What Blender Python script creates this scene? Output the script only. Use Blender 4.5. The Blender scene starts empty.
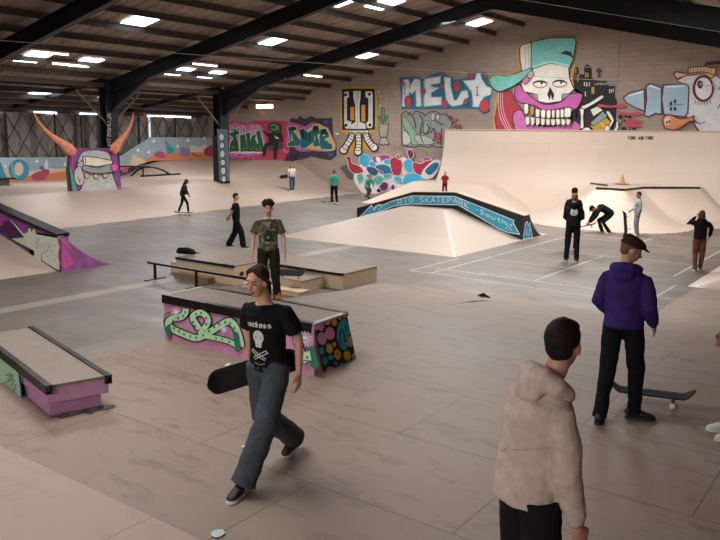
import bpy, bmesh, math, random
from mathutils import Vector as V, Matrix, noise, Quaternion
from mathutils.geometry import tessellate_polygon
random.seed(7)
SC = bpy.context.scene
COL = SC.collection
PI = math.pi
R = math.radians
# ------------------------------------------------------------------ camera
CAMH = 3.5
YAW, PITCH, ROLL, FOC = R(-36.0), R(10.17), R(-0.71), 760.0
_f = V((math.sin(YAW)*math.cos(PITCH), math.cos(YAW)*math.cos(PITCH), -math.sin(PITCH)))
_r = V((math.cos(YAW), -math.sin(YAW), 0))
_d = _f.cross(_r)
RT = _r*math.cos(ROLL) + _d*math.sin(ROLL)
DN = -_r*math.sin(ROLL) + _d*math.cos(ROLL)
EYE = V((0, 0, CAMH))
cam = bpy.data.cameras.new('camera')
cam.sensor_width = 36
cam.lens = FOC/720*36
cam.clip_end = 200
co = bpy.data.objects.new('camera', cam)
COL.objects.link(co)
m3 = Matrix((RT, -DN, -_f)).transposed()
co.matrix_world = Matrix.Translation(EYE) @ m3.to_4x4()
SC.camera = co

def ray(px, py):
    return RT*((px-360)/FOC) + DN*((py-270)/FOC) + _f
def A(px, py, z=0.0):                     # point of a photo pixel at height z
    d = ray(px, py); return EYE + d*((z-CAMH)/d.z)
def ON(px, py, axis, val):                # point of a photo pixel on a wall plane
    d = ray(px, py); return EYE + d*((val-EYE[axis])/d[axis])
def ONP(px, py, p0, n):
    d = ray(px, py); return EYE + d*((p0-EYE).dot(n)/d.dot(n))
def PX(p):                                # where a point shows
    v = V(p)-EYE; w = v.dot(_f); return (360+FOC*v.dot(RT)/w, 270+FOC*v.dot(DN)/w)
# ------------------------------------------------------------------ materials
def lin(c):
    if isinstance(c, str):
        c = [int(c[i:i+2], 16)/255 for i in (0, 2, 4)]
    return tuple((x/12.92 if x <= .04045 else ((x+.055)/1.055)**2.4) for x in c[:3]) + (1,)
_M = {}
class NT:
    def __init__(s, name):
        s.m = bpy.data.materials.new(name); s.m.use_nodes = True
        s.t = s.m.node_tree; s.n = s.t.nodes; s.b = s.n['Principled BSDF']
    def new(s, typ, **k):
        nd = s.n.new(typ)
        for a, b in k.items(): setattr(nd, a, b)
        return nd
    def link(s, a, b): s.t.links.new(a, b)
    def mixc(s, fac, a, b, bt='MIX'):
        x = s.new('ShaderNodeMix', data_type='RGBA', blend_type=bt)
        for sock, v in ((0, fac), (6, a), (7, b)):
            if hasattr(v, 'links'): s.link(v, x.inputs[sock])
            else: x.inputs[sock].default_value = v
        return x.outputs[2]
    def ramp(s, src, stops):
        x = s.new('ShaderNodeValToRGB'); e = x.color_ramp.elements
        while len(e) < len(stops): e.new(.5)
        for i, (p, c) in enumerate(stops):
            e[i].position = p; e[i].color = c if len(c) == 4 else (*c, 1)
        s.link(src, x.inputs[0]); return x.outputs[0]
    def noise(s, vec, scale, detail=4, rough=.6, dist=0):
        x = s.new('ShaderNodeTexNoise'); x.inputs['Scale'].default_value = scale
        x.inputs['Detail'].default_value = detail; x.inputs['Roughness'].default_value = rough
        x.inputs['Distortion'].default_value = dist
        if vec: s.link(vec, x.inputs['Vector'])
        return x.outputs['Fac']
    def mapping(s, vec, scale=(1,1,1), loc=(0,0,0), rot=(0,0,0)):
        x = s.new('ShaderNodeMapping'); x.inputs['Scale'].default_value = scale
        x.inputs['Location'].default_value = loc; x.inputs['Rotation'].default_value = rot
        s.link(vec, x.inputs['Vector']); return x.outputs[0]
    def bump(s, h, st=.3, dist=.01):
        x = s.new('ShaderNodeBump'); x.inputs['Strength'].default_value = st
        x.inputs['Distance'].default_value = dist
        s.link(h, x.inputs['Height']); s.link(x.outputs[0], s.b.inputs['Normal'])
def W(g): return (g, g, g, 1)

def mat(c, rough=.7, metal=0, name=None, var=.06, emit=0, scale=9):
    """plain painted / cloth / metal surface with a light procedural variation"""
    key = (str(c), rough, metal, var, emit, scale)
    if key in _M: return _M[key]
    t = NT(name or 'surface_' + str(len(_M)))
    col = lin(c)
    tc = t.new('ShaderNodeTexCoord')
    if emit:
        t.b.inputs['Base Color'].default_value = col
        t.b.inputs['Emission Color'].default_value = col
        t.b.inputs['Emission Strength'].default_value = emit
    else:
        n = t.noise(tc.outputs['Object'], scale)
        a = tuple(max(0, x*(1-var*2)) for x in col[:3]) + (1,)
        b = tuple(min(1, x*(1+var*2)) for x in col[:3]) + (1,)
        t.link(t.ramp(n, [(.3, a), (.7, b)]), t.b.inputs['Base Color'])
    t.b.inputs['Roughness'].default_value = rough
    t.b.inputs['Metallic'].default_value = metal
    _M[key] = t.m
    return t.m

def cloth(c, rough=.95, bump=.35, scale=120):
    key = ('cloth', str(c), bump)
    if key in _M: return _M[key]
    t = NT('cloth_' + str(len(_M))); col = lin(c)
    tc = t.new('ShaderNodeTexCoord')
    n = t.noise(tc.outputs['Object'], 14)
    a = tuple(x*.86 for x in col[:3]) + (1,); b = tuple(min(1, x*1.14) for x in col[:3]) + (1,)
    t.link(t.ramp(n, [(.3, a), (.7, b)]), t.b.inputs['Base Color'])
    f = t.noise(tc.outputs['Object'], scale, 2)
    t.bump(f, bump, .004)
    t.b.inputs['Roughness'].default_value = rough
    t.b.inputs['Specular IOR Level'].default_value = .15
    _M[key] = t.m; return t.m

def skin(c='c99780'):
    key = ('skin', c)
    if key in _M: return _M[key]
    t = NT('skin'); col = lin(c)
    tc = t.new('ShaderNodeTexCoord')
    n = t.noise(tc.outputs['Object'], 9)
    a = (col[0]*.92, col[1]*.84, col[2]*.82, 1); b = (min(1, col[0]*1.06), col[1]*1.08, col[2]*1.1, 1)
    t.link(t.ramp(n, [(.3, a), (.7, b)]), t.b.inputs['Base Color'])
    t.b.inputs['Roughness'].default_value = .5
    t.b.inputs['Subsurface Weight'].default_value = .08
    t.b.inputs['Subsurface Radius'].default_value = (.01, .004, .002)
    _M[key] = t.m; return t.m

def plywood(base, dark, light, seam='54463c', sx=2.44, sy=1.22, wear=.5, rough=.55, off=(0,0), rot=0, seamw=.006, scuff=.6, name='plywood'):
    t = NT(name)
    uv = t.new('ShaderNodeTexCoord').outputs['UV']
    m = t.mapping(uv, loc=(off[0], off[1], 0), rot=(0, 0, rot))
    br = t.new('ShaderNodeTexBrick'); br.offset = .5
    br.inputs['Scale'].default_value = 1
    br.inputs['Brick Width'].default_value = sx; br.inputs['Row Height'].default_value = sy
    br.inputs['Mortar Size'].default_value = seamw; br.inputs['Mortar Smooth'].default_value = .3
    br.inputs['Color1'].default_value = W(.35); br.inputs['Color2'].default_value = W(.65)
    br.inputs['Mortar'].default_value = W(.5)
    t.link(m, br.inputs['Vector'])
    c = t.mixc(br.outputs['Color'], lin(dark), lin(light))
    n1 = t.noise(uv, .35, 5, .6)
    c = t.mixc(t.ramp(n1, [(.35, W(0)), (.7, W(wear))]), c, lin(base))
    # grain
    g = t.noise(t.mapping(m, scale=(1.2, 16, 1)), 2.5, 6, .65)
    c = t.mixc(t.ramp(g, [(.3, W(.16)), (.6, W(0))]), c, lin(dark), 'MIX')
    # scuffs and wheel marks
    s = t.noise(t.mapping(uv, scale=(1, 2.6, 1), rot=(0, 0, .5)), 1.7, 8, .72, .6)
    c = t.mixc(t.ramp(s, [(.52, W(0)), (.68, W(.28*scuff))]), c, lin(seam))
    s2 = t.noise(t.mapping(uv, scale=(3.2, 1, 1), rot=(0, 0, -.3)), 2.6, 8, .75, 1.0)
    c = t.mixc(t.ramp(s2, [(.56, W(0)), (.66, W(.3*scuff))]), c, lin(light))
    s3 = t.noise(uv, 11, 3, .6)
    c = t.mixc(t.ramp(s3, [(.7, W(0)), (.74, W(min(1, .4*scuff)))]), c, lin(seam))
    c = t.mixc(t.ramp(br.outputs['Fac'], [(0, W(0)), (1, W(.5))]), c, lin(seam))
    t.link(c, t.b.inputs['Base Color'])
    t.b.inputs['Roughness'].default_value = rough
    t.b.inputs['Specular IOR Level'].default_value = .35
    t.bump(g, .08, .004)
    return t.m
# ------------------------------------------------------------------ mesh helpers
def link(name, bm, m, parent=None, smooth=False):
    me = bpy.data.meshes.new(name)
    bm.normal_update()
    bm.to_mesh(me); bm.free()
    o = bpy.data.objects.new(name, me); COL.objects.link(o)
    for x in (m if isinstance(m, (list, tuple)) else [m]): me.materials.append(x)
    if smooth: me.shade_smooth()
    if parent: o.parent = parent
    return o
def tag(o, label=None, cat=None, group=None, kind=None):
    for k, v in (('label', label), ('category', cat), ('group', group), ('kind', kind)):
        if v: o[k] = v
    return o
def empty(name, loc, rz=0, label=None, cat=None, group=None):
    o = bpy.data.objects.new(name, None); COL.objects.link(o)
    o.location = loc; o.rotation_euler = (0, 0, rz); o.empty_display_size = .2
    return tag(o, label, cat, group)
def children(o): return [c for c in COL.objects if c.parent == o]
def copy_tree(o, parent=None):
    c = o.copy(); COL.objects.link(c); c.parent = parent
    for ch in children(o): copy_tree(ch, c)
    return c
def box(bm, x0, x1, y0, y1, z0, z1, mi=0, M=None, bev=0):
    vs = [bm.verts.new((x, y, z)) for x in (x0, x1) for y in (y0, y1) for z in (z0, z1)]
    if M:
        for v in vs: v.co = M @ v.co
    q = [(0,1,3,2), (4,6,7,5), (0,4,5,1), (2,3,7,6), (0,2,6,4), (1,5,7,3)]
    fs = [bm.faces.new([vs[i] for i in f]) for f in q]
    for f in fs: f.material_index = mi
    if bev:
        bmesh.ops.bevel(bm, geom=list({e for f in fs for e in f.edges}), offset=bev, segments=2, affect='EDGES')
    return fs
def prism(bm, pts, d, mi=0):
    """closed planar polygon pts (3D) extruded by vector d"""
    a = [bm.verts.new(p) for p in pts]; b = [bm.verts.new(V(p)+V(d)) for p in pts]
    tri = tessellate_polygon([[V(p) for p in pts]])
    for t in tri:
        bm.faces.new([a[i] for i in t]).material_index = mi
        bm.faces.new([b[i] for i in reversed(t)]).material_index = mi
    n = len(pts)
    for i in range(n):
        bm.faces.new([a[i], b[i], b[(i+1) % n], a[(i+1) % n]]).material_index = mi
def loft(bm, pts, rad, side=(1, 0, 0), seg=14, cap=True, mi=0, p=2.0):
    """tube of (super)elliptic sections; rad = (a, b) per point, a along `side`; closed ends"""
    pts = [V(q) for q in pts]; n = len(pts); rings = []
    for i, q in enumerate(pts):
        t = (pts[min(i+1, n-1)] - pts[max(i-1, 0)]).normalized()
        s = V(side[i]) if isinstance(side, list) else V(side)
        s = (s - t*s.dot(t))
        if s.length < 1e-4: s = t.orthogonal()
        s.normalize(); u = t.cross(s)
        r = rad[i] if i < len(rad) else rad[-1]
        a, b = r if isinstance(r, (tuple, list)) else (r, r)
        ring = []
        for k in range(seg):
            th = 2*PI*k/seg; c, sn = math.cos(th), math.sin(th)
            if p != 2.0:
                c = math.copysign(abs(c)**(2/p), c); sn = math.copysign(abs(sn)**(2/p), sn)
            ring.append(bm.verts.new(q + s*(a*c) + u*(b*sn)))
        rings.append(ring)
    for i in range(n-1):
        for k in range(seg):
            f = bm.faces.new([rings[i][k], rings[i][(k+1) % seg], rings[i+1][(k+1) % seg], rings[i+1][k]])
            f.material_index = mi
    if cap:
        bm.faces.new(list(reversed(rings[0]))).material_index = mi
        bm.faces.new(rings[-1]).material_index = mi
    return rings
def ball(bm, c, r, M=None, seg=16, mi=0):
    r = r if isinstance(r, (tuple, list)) else (r, r, r)
    mm = Matrix.Translation(V(c)) @ (M.to_4x4() if M else Matrix()) @ Matrix.Diagonal((*r, 1))
    g = bmesh.ops.create_uvsphere(bm, u_segments=seg, v_segments=max(6, seg*2//3), radius=1, matrix=mm)
    for v in g['verts']:
        for f in v.link_faces: f.material_index = mi
def tube(bm, pts, r, seg=8, mi=0): loft(bm, pts, [r]*len(pts), seg=seg, mi=mi, side=(0.3, 0.2, 1))
def grid(name, f, u0, u1, nu, v0, v1, nv, m, keep=None, thick=None, parent=None, uvf=None, smooth=True):
    """surface f(u,v) with UVs in metres"""
    bm = bmesh.new(); uvl = bm.loops.layers.uv.new('uv'); vs = {}
    for i in range(nu+1):
        for j in range(nv+1):
            u = u0+(u1-u0)*i/nu; v = v0+(v1-v0)*j/nv
            vs[i, j] = (bm.verts.new(f(u, v)), (u, v))
    for i in range(nu):
        for j in range(nv):
            c = [vs[i, j], vs[i+1, j], vs[i+1, j+1], vs[i, j+1]]
            if keep and not keep(*[x[0].co for x in c]): continue
            fc = bm.faces.new([x[0] for x in c])
            for l, x in zip(fc.loops, c): l[uvl].uv = uvf(*x[1]) if uvf else x[1]
    for v in [v for v in bm.verts if not v.link_faces]: bm.verts.remove(v)
    if thick:      # closed skirt down to thick
        be = [e for e in bm.edges if len(e.link_faces) == 1]
        r = bmesh.ops.extrude_edge_only(bm, edges=be)
        for g in r['geom']:
            if isinstance(g, bmesh.types.BMVert): g.co.z = thick
    o = link(name, bm, m, parent, smooth=False)
    if smooth:
        o.data.shade_smooth()
        try: o.data.set_sharp_from_angle(angle=R(35))
        except Exception: pass
    return o
def smooth_pts(p, n=6, closed=True):
    q = []; L = len(p)
    rng = range(L) if closed else range(L-1)
    for i in rng:
        P = [V((*p[(i+k) % L if closed else min(max(i+k, 0), L-1)][:2], 0)) for k in (-1, 0, 1, 2)]
        for s in range(n):
            t = s/n
            v = .5*((2*P[1]) + (P[2]-P[0])*t + (2*P[0]-5*P[1]+4*P[2]-P[3])*t*t + (3*P[1]-P[0]-3*P[2]+P[3])*t**3)
            q.append((v.x, v.y))
    if not closed: q.append(tuple(p[-1][:2]))
    return q
class Art:
    """flat painted artwork: coloured shapes a few millimetres proud of a surface.
    mp(x, y, off) -> 3D point, off = distance from the surface"""
    def __init__(s, mp, step=.003, start=.004):
        s.mp, s.step, s.off, s.bm, s.cols = mp, step, start, bmesh.new(), []
    def ci(s, c):
        if c not in s.cols: s.cols.append(c)
        return s.cols.index(c)
    def raw(s, c, pts):
        P = [s.mp(x, y, s.off) for x, y in pts]
        vs = [s.bm.verts.new(p) for p in P]
        for t in tessellate_polygon([[V((x, y, 0)) for x, y in pts]]):
            try: s.bm.faces.new([vs[i] for i in t]).material_index = s.ci(c)
            except ValueError: pass
    def up(s): s.off += s.step
    def poly(s, c, pts, sm=0, line=None, w=.6, up=True):
        q = smooth_pts(pts, sm) if sm else pts
        s.raw(c, q)
        if up: s.up()
        if line: s.stroke(line, q, w, True)
    def stroke(s, c, pts, w, closed=False, sm=0, up=True):
        if sm: pts = smooth_pts(pts, sm, closed)
        P = [V((x, y)) for x, y in pts]
        P = [p for i, p in enumerate(P) if i == 0 or (p-P[i-1]).length > 1e-4]
        if closed and (P[0]-P[-1]).length < 1e-4: P.pop()
        n = len(P)
        if n < 2: return
        Lp, Rp = [], []
        for i in range(n):
            a = P[i]-P[i-1] if (i or closed) else P[1]-P[0]
            b = P[(i+1) % n]-P[i] if (i < n-1 or closed) else a
            a = a.normalized(); b = b.normalized()
            t = (a+b)
            t = t.normalized() if t.length > 1e-3 else a
            nn = V((-t.y, t.x)); k = 1/max(.45, nn.dot(V((-a.y, a.x))))
            Lp.append(P[i]+nn*w/2*k); Rp.append(P[i]-nn*w/2*k)
        lv = [s.bm.verts.new(s.mp(p.x, p.y, s.off)) for p in Lp]
        rv = [s.bm.verts.new(s.mp(p.x, p.y, s.off)) for p in Rp]
        for i in range(n if closed else n-1):
            j = (i+1) % n
            s.bm.faces.new([lv[i], lv[j], rv[j], rv[i]]).material_index = s.ci(c)
        if up: s.up()
    def ell(s, c, cx, cy, rx, ry=None, rot=0, line=None, w=.5, n=20, up=True):
        ry = ry or rx; cr, sr = math.cos(rot), math.sin(rot)
        q = [(cx+rx*math.cos(t)*cr-ry*math.sin(t)*sr, cy+rx*math.cos(t)*sr+ry*math.sin(t)*cr) for t in [2*PI*k/n for k in range(n)]]
        s.poly(c, q, line=line, w=w, up=up)
    def rect(s, c, x0, y0, x1, y1, **k): s.poly(c, [(x0, y0), (x1, y0), (x1, y1), (x0, y1)], **k)
    def build(s, name, parent=None, rough=.75):
        return link(name, s.bm, [mat(c, rough, var=.05, scale=2.5) for c in s.cols], parent)
def wall_map(axis, val, sgn):      # sgn: direction from the wall into the room
    return lambda x, y, off: ON(x, y, axis, val+sgn*off)
# simple stroke letters on a 0..1 x 0..1 cell (y down)
GL = {'A': [[(0,1),(.5,0),(1,1)],[(.2,.65),(.8,.65)]], 'B': [[(0,0),(0,1),(.8,.95),(.85,.6),(0,.5)],[(0,0),(.75,.05),(.75,.45),(0,.5)]],
 'C': [[(1,.1),(.4,0),(0,.5),(.4,1),(1,.9)]], 'D': [[(0,0),(0,1),(.6,.95),(1,.5),(.6,.05),(0,0)]], 'E': [[(1,0),(0,0),(0,1),(1,1)],[(0,.5),(.8,.5)]],
 'F': [[(1,0),(0,0),(0,1)],[(0,.5),(.8,.5)]], 'H': [[(0,0),(0,1)],[(1,0),(1,1)],[(0,.5),(1,.5)]], 'I': [[(.5,0),(.5,1)]],
 'K': [[(0,0),(0,1)],[(1,0),(0,.55),(1,1)]], 'L': [[(0,0),(0,1),(1,1)]], 'M': [[(0,1),(0,0),(.5,.6),(1,0),(1,1)]], 'N': [[(0,1),(0,0),(1,1),(1,0)]],
 'O': [[(.5,0),(0,.3),(0,.7),(.5,1),(1,.7),(1,.3),(.5,0)]], 'P': [[(0,1),(0,0),(.8,.05),(.9,.3),(.8,.5),(0,.55)]], 'R': [[(0,1),(0,0),(.8,.05),(.9,.3),(.8,.5),(0,.55)],[(.3,.55),(1,1)]],
 'S': [[(1,.1),(.4,0),(0,.25),(.9,.7),(.6,1),(0,.9)]], 'T': [[(0,0),(1,0)],[(.5,0),(.5,1)]], 'U': [[(0,0),(0,.8),(.5,1),(1,.8),(1,0)]],
 'Y': [[(0,0),(.5,.5),(1,0)],[(.5,.5),(.5,1)]], '.': [[(.35,.5),(.65,.5),(.65,.62)]], ' ': [], 
 'a': [[(1,.4),(.3,.4),(0,.7),(.3,1),(1,.8)],[(1,.35),(1,1)]], 'c': [[(1,.5),(.4,.38),(0,.7),(.4,1),(1,.9)]], 'k': [[(0,0),(0,1)],[(.9,.4),(0,.7),(.9,1)]],
 's': [[(.9,.45),(.3,.38),(0,.55),(.9,.8),(.6,1),(0,.93)]], 'j': [[(.6,.4),(.6,1.1),(.1,1.2)]], 't': [[(.5,.1),(.5,.9),(.9,1)],[(.1,.4),(.9,.4)]],
 'e': [[(0,.7),(.95,.65),(.6,.38),(.1,.5),(.05,.85),(.5,1),(.95,.9)]], 'p': [[(0,.4),(0,1.35)],[(0,.45),(.7,.4),(.95,.7),(.6,1),(0,.95)]], 'r': [[(0,.4),(0,1)],[(0,.6),(.8,.4)]],
 'o': [[(.5,.4),(0,.6),(.1,.9),(.6,1),(1,.75),(.5,.4)]], 'u': [[(0,.4),(.1,.95),(.8,.95),(1,.4)]], 'h': [[(0,0),(0,1)],[(0,.6),(.6,.4),(.95,.6),(.95,1)]], 'n': [[(0,.4),(0,1)],[(0,.6),(.6,.4),(.95,.6),(.95,1)]]}
def write(art, c, txt, fxy, w, cw=.72, gap=1.0):
    """fxy(u, v): u in characters, v 0 top .. 1 bottom"""
    for i, ch in enumerate(txt):
        for st in GL.get(ch, []):
            art.stroke(c, [fxy(i*gap+x*cw, y) for x, y in st], w, up=False)
    art.up()
# ================================================================== SETTING
XW, YG, XE, XR, YB = -40.1, 37.0, -31.3, 1.3, -8.0     # left wall, gable, column line, right wall, back wall
RIDX, SL = -15.04, .217
def rz(x):       # underside of the rafters of the main span
    return 5.13 + SL*(x+31.3) if x <= RIDX else 5.13 + SL*(RIDX+31.3) - .229*(x-RIDX)
# ---- materials
def concrete_floor():
    t = NT('concrete_floor')
    tc = t.new('ShaderNodeTexCoord').outputs['Object']
    n1 = t.noise(tc, .22, 6, .65, .4); n2 = t.noise(t.mapping(tc, scale=(1, 2.2, 1)), .7, 8, .7, .8)
    c = t.mixc(t.ramp(n1, [(.3, W(0)), (.7, W(1))]), lin('645c57'), lin('7f756e'))
    c = t.mixc(t.ramp(n2, [(.5, W(0)), (.7, W(.55))]), c, lin('6b635c'))
    # worn brown patches on the old court
    n3 = t.noise(t.mapping(tc, scale=(.6, 1.5, 1)), .55, 7, .7, .5)
    sep = t.new('ShaderNodeSeparateXYZ'); t.link(tc, sep.inputs[0])
    crt = t.new('ShaderNodeMapRange'); t.link(sep.outputs[0], crt.inputs[0])
    for i, v in ((1, -11.), (2, -8.), (3, 0.), (4, .8)): crt.inputs[i].default_value = v
    pm = t.new('ShaderNodeMath', operation='MULTIPLY')
    t.link(t.ramp(n3, [(.42, W(0)), (.54, W(1))]), pm.inputs[0]); t.link(crt.outputs[0], pm.inputs[1])
    c = t.mixc(pm.outputs[0], c, lin('63564a'))
    br = t.new('ShaderNodeTexBrick'); br.offset = 0
    for k, v in (('Scale', 1), ('Brick Width', 3.4), ('Row Height', 5.2), ('Mortar Size', .018), ('Mortar Smooth', .2)): br.inputs[k].default_value = v
    t.link(t.mapping(tc, loc=(.9, .7, 0)), br.inputs['Vector'])
    br.inputs['Color1'].default_value = W(.4); br.inputs['Color2'].default_value = W(.6)
    jn = t.noise(tc, .9, 4)
    jm = t.new('ShaderNodeMath', operation='MULTIPLY')
    t.link(br.outputs['Fac'], jm.inputs[0]); t.link(t.ramp(jn, [(.4, W(0)), (.6, W(.7))]), jm.inputs[1])
    c = t.mixc(jm.outputs[0], c, lin('4b4642'))
    # pale filled strip that runs along the hall
    for xc, hw, f in ((-14.2, .22, .55), (-18.9, .06, .35)):
        a = t.new('ShaderNodeMath', operation='ADD'); t.link(sep.outputs[0], a.inputs[0]); a.inputs[1].default_value = -xc
        b = t.new('ShaderNodeMath', operation='ABSOLUTE'); t.link(a.outputs[0], b.inputs[0])
        l = t.new('ShaderNodeMath', operation='LESS_THAN'); t.link(b.outputs[0], l.inputs[0]); l.inputs[1].default_value = hw
        q = t.new('ShaderNodeMath', operation='MULTIPLY'); t.link(l.outputs[0], q.inputs[0]); q.inputs[1].default_value = f
        c = t.mixc(q.outputs[0], c, lin('a89a8c'))
    t.link(c, t.b.inputs['Base Color'])
    t.link(t.ramp(n2, [(.3, W(.38)), (.7, W(.6))]), t.b.inputs['Roughness'])
    t.bump(t.noise(tc, 6, 6), .08, .01)
    return t.m
def blockwork(c1, c2, mort, ax, name='blockwork', streak=.5):
    t = NT(name); tc = t.new('ShaderNodeTexCoord').outputs['Object']
    sp = t.new('ShaderNodeSeparateXYZ'); t.link(tc, sp.inputs[0])
    cb = t.new('ShaderNodeCombineXYZ'); t.link(sp.outputs[0 if ax == 1 else 1], cb.inputs[0]); t.link(sp.outputs[2], cb.inputs[1])
    br = t.new('ShaderNodeTexBrick'); t.link(cb.outputs[0], br.inputs['Vector'])
    for k, v in (('Scale', 1), ('Brick Width', .45), ('Row Height', .225), ('Mortar Size', .012), ('Mortar Smooth', .2)): br.inputs[k].default_value = v
    br.inputs['Color1'].default_value = W(.3); br.inputs['Color2'].default_value = W(.7); br.inputs['Mortar'].default_value = W(.5)
    c = t.mixc(br.outputs['Color'], lin(c1), lin(c2))
    n = t.noise(t.mapping(cb.outputs[0], scale=(.5, 1, 1)), .5, 7, .7)
    c = t.mixc(t.ramp(n, [(.35, W(streak)), (.65, W(0))]), c, lin(mort))
    n2 = t.noise(t.mapping(cb.outputs[0], scale=(1.5, 9, 1)), .8, 6, .7)
    c = t.mixc(t.ramp(n2, [(.5, W(0)), (.7, W(.3))]), c, lin(mort))
    c = t.mixc(t.ramp(br.outputs['Fac'], [(0, W(0)), (1, W(.5))]), c, lin(mort))
    t.link(c, t.b.inputs['Base Color']); t.b.inputs['Roughness'].default_value = .9
    t.bump(br.outputs['Fac'], -.4, .01)
    return t.m
M_floor = concrete_floor()
M_block = blockwork('a09184', 'ad9d90', '85776c', 1)
M_blockx = blockwork('7d6e63', '8b7b6f', '5f544c', 0)
M_steel = mat('181a20', .5, .2, 'painted_steel', var=.15)
M_purlin = mat('4f4640', .6, .3, 'galvanised_purlin', var=.2)
M_roof = mat('968478', .75, .1, 'roof_sheeting', var=.12, scale=1.3)
M_dark = mat('827b75', .6, .2, 'dark_sheet', var=.2, scale=.8)
M_latt = mat('2c2826', .6, .5, 'lattice_iron', var=.15)
M_dayl = mat('e9f4ff', .5, emit=5.0, name='skylight_sheet')
M_tube = mat('ffe9d2', .5, emit=5.0, name='fluorescent_tube')
M_white = mat('cfccc6', .5, name='white_enamel')
M_black = mat('1b1a1c', .5, name='black_paint', var=.2)
M_cope = mat('2b2a2c', .35, .7, 'steel_coping', var=.25)
M_rampl = plywood('c3b1a3', 'baa798', 'cbbbae', '95816f', wear=.8, scuff=.3, seamw=.004, rough=.45, name='pale_ramp_plywood')
M_rampd = plywood('b5a294', 'ab9889', 'beac9e', '84705f', wear=.6, scuff=.55, rough=.5, name='worn_ramp_plywood')
M_deck = plywood('92806f', '85736a', '9f8e81', '4d4038', wear=.8, scuff=1.6, rough=.55, off=(1.0, .75), seamw=.008, name='deck_plywood')
M_ledge = plywood('84766a', '75675c', '938477', '4b413a', wear=.6, scuff=1, rough=.5, sx=2.44, sy=1.22, name='ledge_plywood')
M_raw = plywood('cdb79c', 'c2a98b', 'd8c4aa', '7b5f45', wear=.4, scuff=.7, rough=.6, sx=3, sy=.6, name='raw_plywood')

def struct(o): o['kind'] = 'structure'; return o
# ---- floor
bm = bmesh.new(); box(bm, XW-.3, XR+.3, YB-.3, YG+.3, -.3, 0); struct(link('floor', bm, M_floor))
# ---- gable wall with the pitched top
def roofz(x):
    return rz(x)+.86 if x > XE else 5.99-(XE-x)*.145
bm = bmesh.new()
xs = [XW-.3, XE, RIDX, XR+.3]
prism(bm, [(xs[0], YG, 0)] + [(x, YG, roofz(x)) for x in xs] + [(xs[-1], YG, 0)], (0, .3, 0))
struct(link('wall_far', bm, M_block))
for x in (-31.05, -25.2, -18.2, -12.2, -5.5):       # blockwork piers
    bm = bmesh.new(); box(bm, x-.22, x+.22, YG-.02, YG, 0, roofz(x)-.05)
    o = struct(link('trim_%d' % (1+int(-x)), bm, M_block))
bm = bmesh.new(); box(bm, XR, XR+.3, YB, YG, 0, roofz(XR)+.1); struct(link('wall_right', bm, M_blockx))
bm = bmesh.new()
prism(bm, [(xs[0], YB-.3, 0)] + [(x, YB-.3, roofz(x)) for x in xs] + [(xs[-1], YB-.3, 0)], (0, .3, 0))
struct(link('wall_near', bm, M_block))
# ---- left wall of folded dark sheet
bm = bmesh.new()
y = YB
k = 0
prof = []
while y < YG:
    prof.append((y, 0 if k % 4 in (0, 3) else .3)); y += (.22 if k % 2 == 0 else .62); k += 1
prof.append((YG, 0))
for (y0, a), (y1, b) in zip(prof, prof[1:]):
    prism(bm, [(XW-.12+a, y0, 0), (XW-.12+b, y1, 0), (XW-.18+b, y1, 0), (XW-.18+a, y0, 0)], (0, 0, 4.42))
struct(link('wall_left', bm, M_dark))
bm = bmesh.new(); box(bm, XW-.4, XW-.36, YB, YG, 0, 4.9)
struct(link('wall_left.001', bm, M_blockx))
# daylight gap above the folded sheet
for i, (a, b) in enumerate(((20.5, 22.2), (24.2, 25.6), (27.1, 29.0), (32.0, 35.6))):
    bm = bmesh.new(); box(bm, XW-.1, XW-.06, a, b, 4.4, 4.5)
    struct(link('window_%d' % (30+i), bm, M_dayl))
# light slot between doors
bm = bmesh.new(); box(bm, XW+.28, XW+.31, 31.75, 31.9, 2.8, 4.4); struct(link('window_34', bm, mat('cfd8dd', .5, emit=.7)))
# ---- lattice gates in front of it
gate0 = None
for i in range(8):
    y0 = 13.6 + i*2.9
    g = empty('folding_gate', (XW+.3, y0, 1.2))
    bm = bmesh.new()
    for a in range(3):
        for s in (-1, 1):
            ya, yb = (a*.967, (a+1)*.967)
            for zz in (0, 1.6):
                p0 = V((0.02*s, ya if s > 0 else yb, zz)); p1 = V((0.02*s, yb if s > 0 else ya, zz+1.6))
                tube(bm, [p0, p1], .022, 5)
    link('lattice', bm, M_latt, g)
    bm = bmesh.new(); box(bm, -.03, .03, -.04, .04, -.2, 3.2); link('post', bm, M_latt, g)
    tag(g, 'dark iron folding lattice gate against the sheet metal wall on the left', 'gate', 'lattice gates along the left wall')
# pale door post
bm = bmesh.new(); box(bm, XW+.2, XW+.36, 26.55, 26.72, 0, 4.4); box(bm, XW+.2, XW+.36, 26.9, 27.02, 0, 4.4)
struct(link('trim_60', bm, mat('5d544c', .7)))
# ---- roof sheets (corrugated), purlins, rafters
def roof(name, xa, xb):
    bm = bmesh.new(); y = YB; pr = []
    while y < YG+.1:
        pr += [(y, 0), (y+.4, 0), (y+.44, .035), (y+.5, .035)]; y += .54
    za, zb = roofz(xa) if xa > XE else roofz(xa), roofz(xb-.001)
    if xa == XE: za = rz(XE)+.86
    va = [bm.verts.new((xa, yy, za+h)) for yy, h in pr]; vb = [bm.verts.new((xb, yy, zb+h)) for yy, h in pr]
    ta = [bm.verts.new((xa, yy, za+h+.05)) for yy, h in pr]; tb = [bm.verts.new((xb, yy, zb+h+.05)) for yy, h in pr]
    for i in range(len(pr)-1):
        bm.faces.new([va[i], va[i+1], vb[i+1], vb[i]]); bm.faces.new([ta[i], tb[i], tb[i+1], ta[i+1]])
    struct(link(name, bm, M_roof))
roof('ceiling', XE, RIDX); roof('ceiling.001', RIDX, XR+.3); roof('ceiling.002', XW-.3, XE)
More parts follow.
